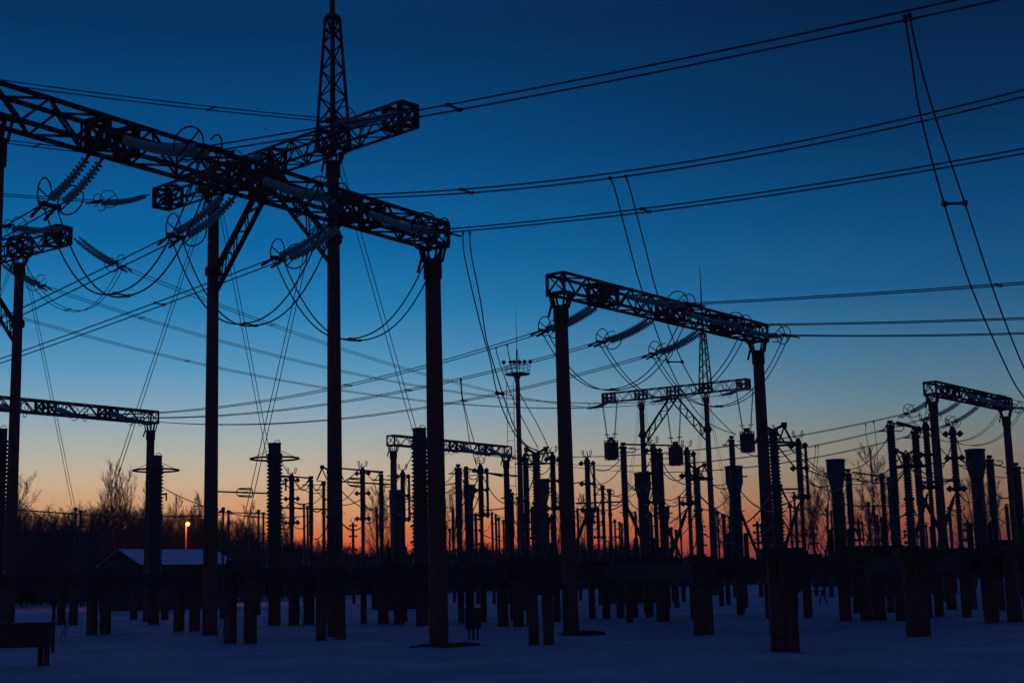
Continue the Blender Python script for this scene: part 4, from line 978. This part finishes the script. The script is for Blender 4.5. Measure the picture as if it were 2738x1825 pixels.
def tree(label, x, top, Z, v, wide=1.0, group='bare trees on the horizon'):
    c = ground_xy(x, Z, (top+1540)/2); H = EYE+(hor(x)-top)*Z/F; t = thing('bare_tree', label, 'tree', c, random.uniform(0, 6.3), group); t.scale = (H/10*wide, H/10*wide, H/10)
    for nm, me in zip(('trunk', 'crown'), vm[v]):
        o = bpy.data.objects.new(nm, me); col.objects.link(o); o.parent = t
for a in ((2192, 1262, 125, 1, 1.15, 'full bare birch left of the clear tank transformer'), (2304, 1205, 150, 2, .95, 'tallest bare birch right of the clear tank transformer'), (2150, 1310, 150, 0, 1, 'small bare tree behind the lone breaker pole'),
          (2345, 1310, 150, 3, .9, 'low bare tree leaning under the jointed isolator pair'), (2598, 1290, 150, 3, 1, 'bare tree inside the right edge portal'), (2672, 1300, 155, 1, 1, 'bare tree beside the last portal column'), (1943, 1312, 170, 2, .9, 'small bare tree right of the drum portal leg'),
          (1001, 1300, 170, 2, .75, 'slim bare tree in the orange gap right of the mast portal'), (1216, 1320, 175, 3, .9, 'bare tree left of the stout isolator'), (1472, 1330, 190, 0, .9, 'bare tree between mast and middle portal'), (1546, 1330, 180, 2, .8, 'bare tree peeping right of the middle portal column'),
          (318, 1246, 175, 2, .62, 'tallest bare tree of the left wood'), (352, 1262, 178, 0, .6, 'second tall bare tree of the left wood, leaning right'), (288, 1292, 180, 2, .6, 'bare tree left of the tallest one in the left wood'), (385, 1305, 185, 2, .7, 'bare tree just left of the first ringed column'),
          (45, 1300, 180, 3, .7, 'spreading bare tree right of the leftmost full column'), (16, 1330, 180, 1, 1, 'bare tree at the left edge'), (488, 1335, 195, 2, .7, 'bare tree above the lit lamp, left one'), (516, 1330, 190, 2, .7, 'bare tree above the lit lamp, right one'),
          (650, 1368, 190, 1, .9, 'bare tree between the left column and the second ringed column'), (772, 1385, 190, 3, .9, 'bushy bare tree right of the second ringed column'), (606, 1395, 185, 0, 1, 'bare tree right of the left mast portal column'), (1036, 1330, 185, 1, .8, 'bare tree behind the small portal post')):
    tree(a[5], a[0], a[1], a[2], a[3], a[4])
# left wood as one mass
def wood():
    small = [make_tree(90+i, 10, .44, 16, 8, 6, .95) for i in range(3)]
    mb = MB(); rnd = random.Random(5)
    def top(x):
        pts = [(-120, 1372), (0, 1375), (60, 1355), (100, 1388), (170, 1368), (240, 1372), (300, 1350), (380, 1362), (440, 1385), (520, 1366), (580, 1390), (650, 1395), (720, 1425), (820, 1442), (950, 1462)]
        for (a, b), (c, d) in zip(pts, pts[1:]):
            if a <= x <= c: return b+(d-b)*(x-a)/(c-a)
        return 1465
    for i in range(190):
        x = -120+1040*(i+rnd.random())/190; Z = rnd.uniform(186, 232); c = ground_xy(x, Z, 1500); H = EYE+(hor(x)-top(x)-16+rnd.uniform(-16, 10))*Z/F
        a = rnd.uniform(0, 6.3); s = H/10; cs, sn = math.cos(a)*s*.9, math.sin(a)*s*.9
        for part in small[i % 3]:
            k = len(mb.v); mb.v += [(c.x+x_*cs-y_*sn, c.y+x_*sn+y_*cs, z_*s) for x_, y_, z_ in part.v]; mb.f += [tuple(q+k for q in f) for f in part.f]
    o = mb.build('distant_wood', TWIG); tag(o, 'dark bare wood filling the left horizon behind the house', 'wood', kind='stuff')
wood()
def hedge():
    """low scrub and wood edge all along the horizon"""
    rnd = random.Random(8); mb = MB()
    def topx(x):
        pts = [(-300, 1405), (0, 1412), (300, 1405), (520, 1410), (620, 1432), (720, 1452), (850, 1462), (1000, 1462), (1200, 1452), (1420, 1458), (1600, 1452), (1740, 1445), (1790, 1490), (1850, 1470), (1900, 1500), (2050, 1492), (2120, 1478), (2200, 1484), (2300, 1482), (2450, 1484), (2600, 1492), (2738, 1480), (3100, 1480)]
        for (a, b), (c, d) in zip(pts, pts[1:]):
            if a <= x <= c: return b+(d-b)*(x-a)/(c-a)
        return 1480
    for i in range(19000):
        x = -300+3400*rnd.random(); Z = rnd.uniform(262, 330); c = ground_xy(x, Z, 1540)
        H = (EYE+(hor(x)-topx(x)+8*math.sin(x*.05)+5*math.sin(x*.17+1)+rnd.uniform(-6, 9))*Z/F)*rnd.uniform(.72, 1.0); 
        w_ = H*.012+.09; a = rnd.uniform(0, 3.14); lean = V((rnd.uniform(-.12, .12)*H, rnd.uniform(-.1, .1)*H, H))
        d = V((math.cos(a), math.sin(a), 0))*w_; k = len(mb.v)
        mb.v += [tuple(c-d), tuple(c+d), tuple(c+lean)]; mb.f.append((k, k+1, k+2))
        for j in range(8):
            f = rnd.uniform(.3, .97); p = c+lean*f; an = rnd.uniform(0, 6.28); L_ = H*.22*(1.2-f); e = V((math.cos(an)*L_, math.sin(an)*L_, L_*rnd.uniform(.5, 1.4)))
            k = len(mb.v); mb.v += [tuple(p), tuple(p+V((0, 0, w_*.9))), tuple(p+e)]; mb.f.append((k, k+1, k+2))
    # lumpy thicket body behind so that the base is closed
    n = 400; vs = []
    for i in range(n):
        x = -320+3450*i/(n-1); c0_, c1_ = ground_xy(x, 285, 1540), ground_xy(x, 320, 1540); h = (EYE+(hor(x)-topx(x))*285/F)*.8+rnd.uniform(-.5, .3)
        vs += [(c0_.x, c0_.y, -.2), (c0_.x, c0_.y+4+rnd.uniform(-1, 1), h*.7), (c0_.x, c0_.y+14, h), (c1_.x, c1_.y, -.2)]
    mb.add(vs, [(i*4+k, (i+1)*4+k, (i+1)*4+(k+1) % 4, i*4+(k+1) % 4) for i in range(n-1) for k in range(4)])
    o = mb.build('horizon_scrub', TWIG); tag(o, 'dark scrub and wood edge running along the whole horizon', 'scrub', kind='stuff')
hedge()

# ------------------------------------------------------------------ thin evening air
def haze():
    m = bpy.data.materials.new('haze'); m.use_nodes = True; t = m.node_tree; t.nodes.clear()
    v = t.nodes.new('ShaderNodeVolumePrincipled'); v.inputs['Color'].default_value = (.75, .75, .85, 1); v.inputs['Density'].default_value = HAZE
    o_ = t.nodes.new('ShaderNodeOutputMaterial'); t.links.new(v.outputs[0], o_.inputs['Volume'])
    mb = MB(); mb.box((0, 340, 24), (1460, 840, 51.6)); o = mb.build('haze', m); tag(o, 'thin evening haze over the yard', 'haze', kind='stuff')
haze()
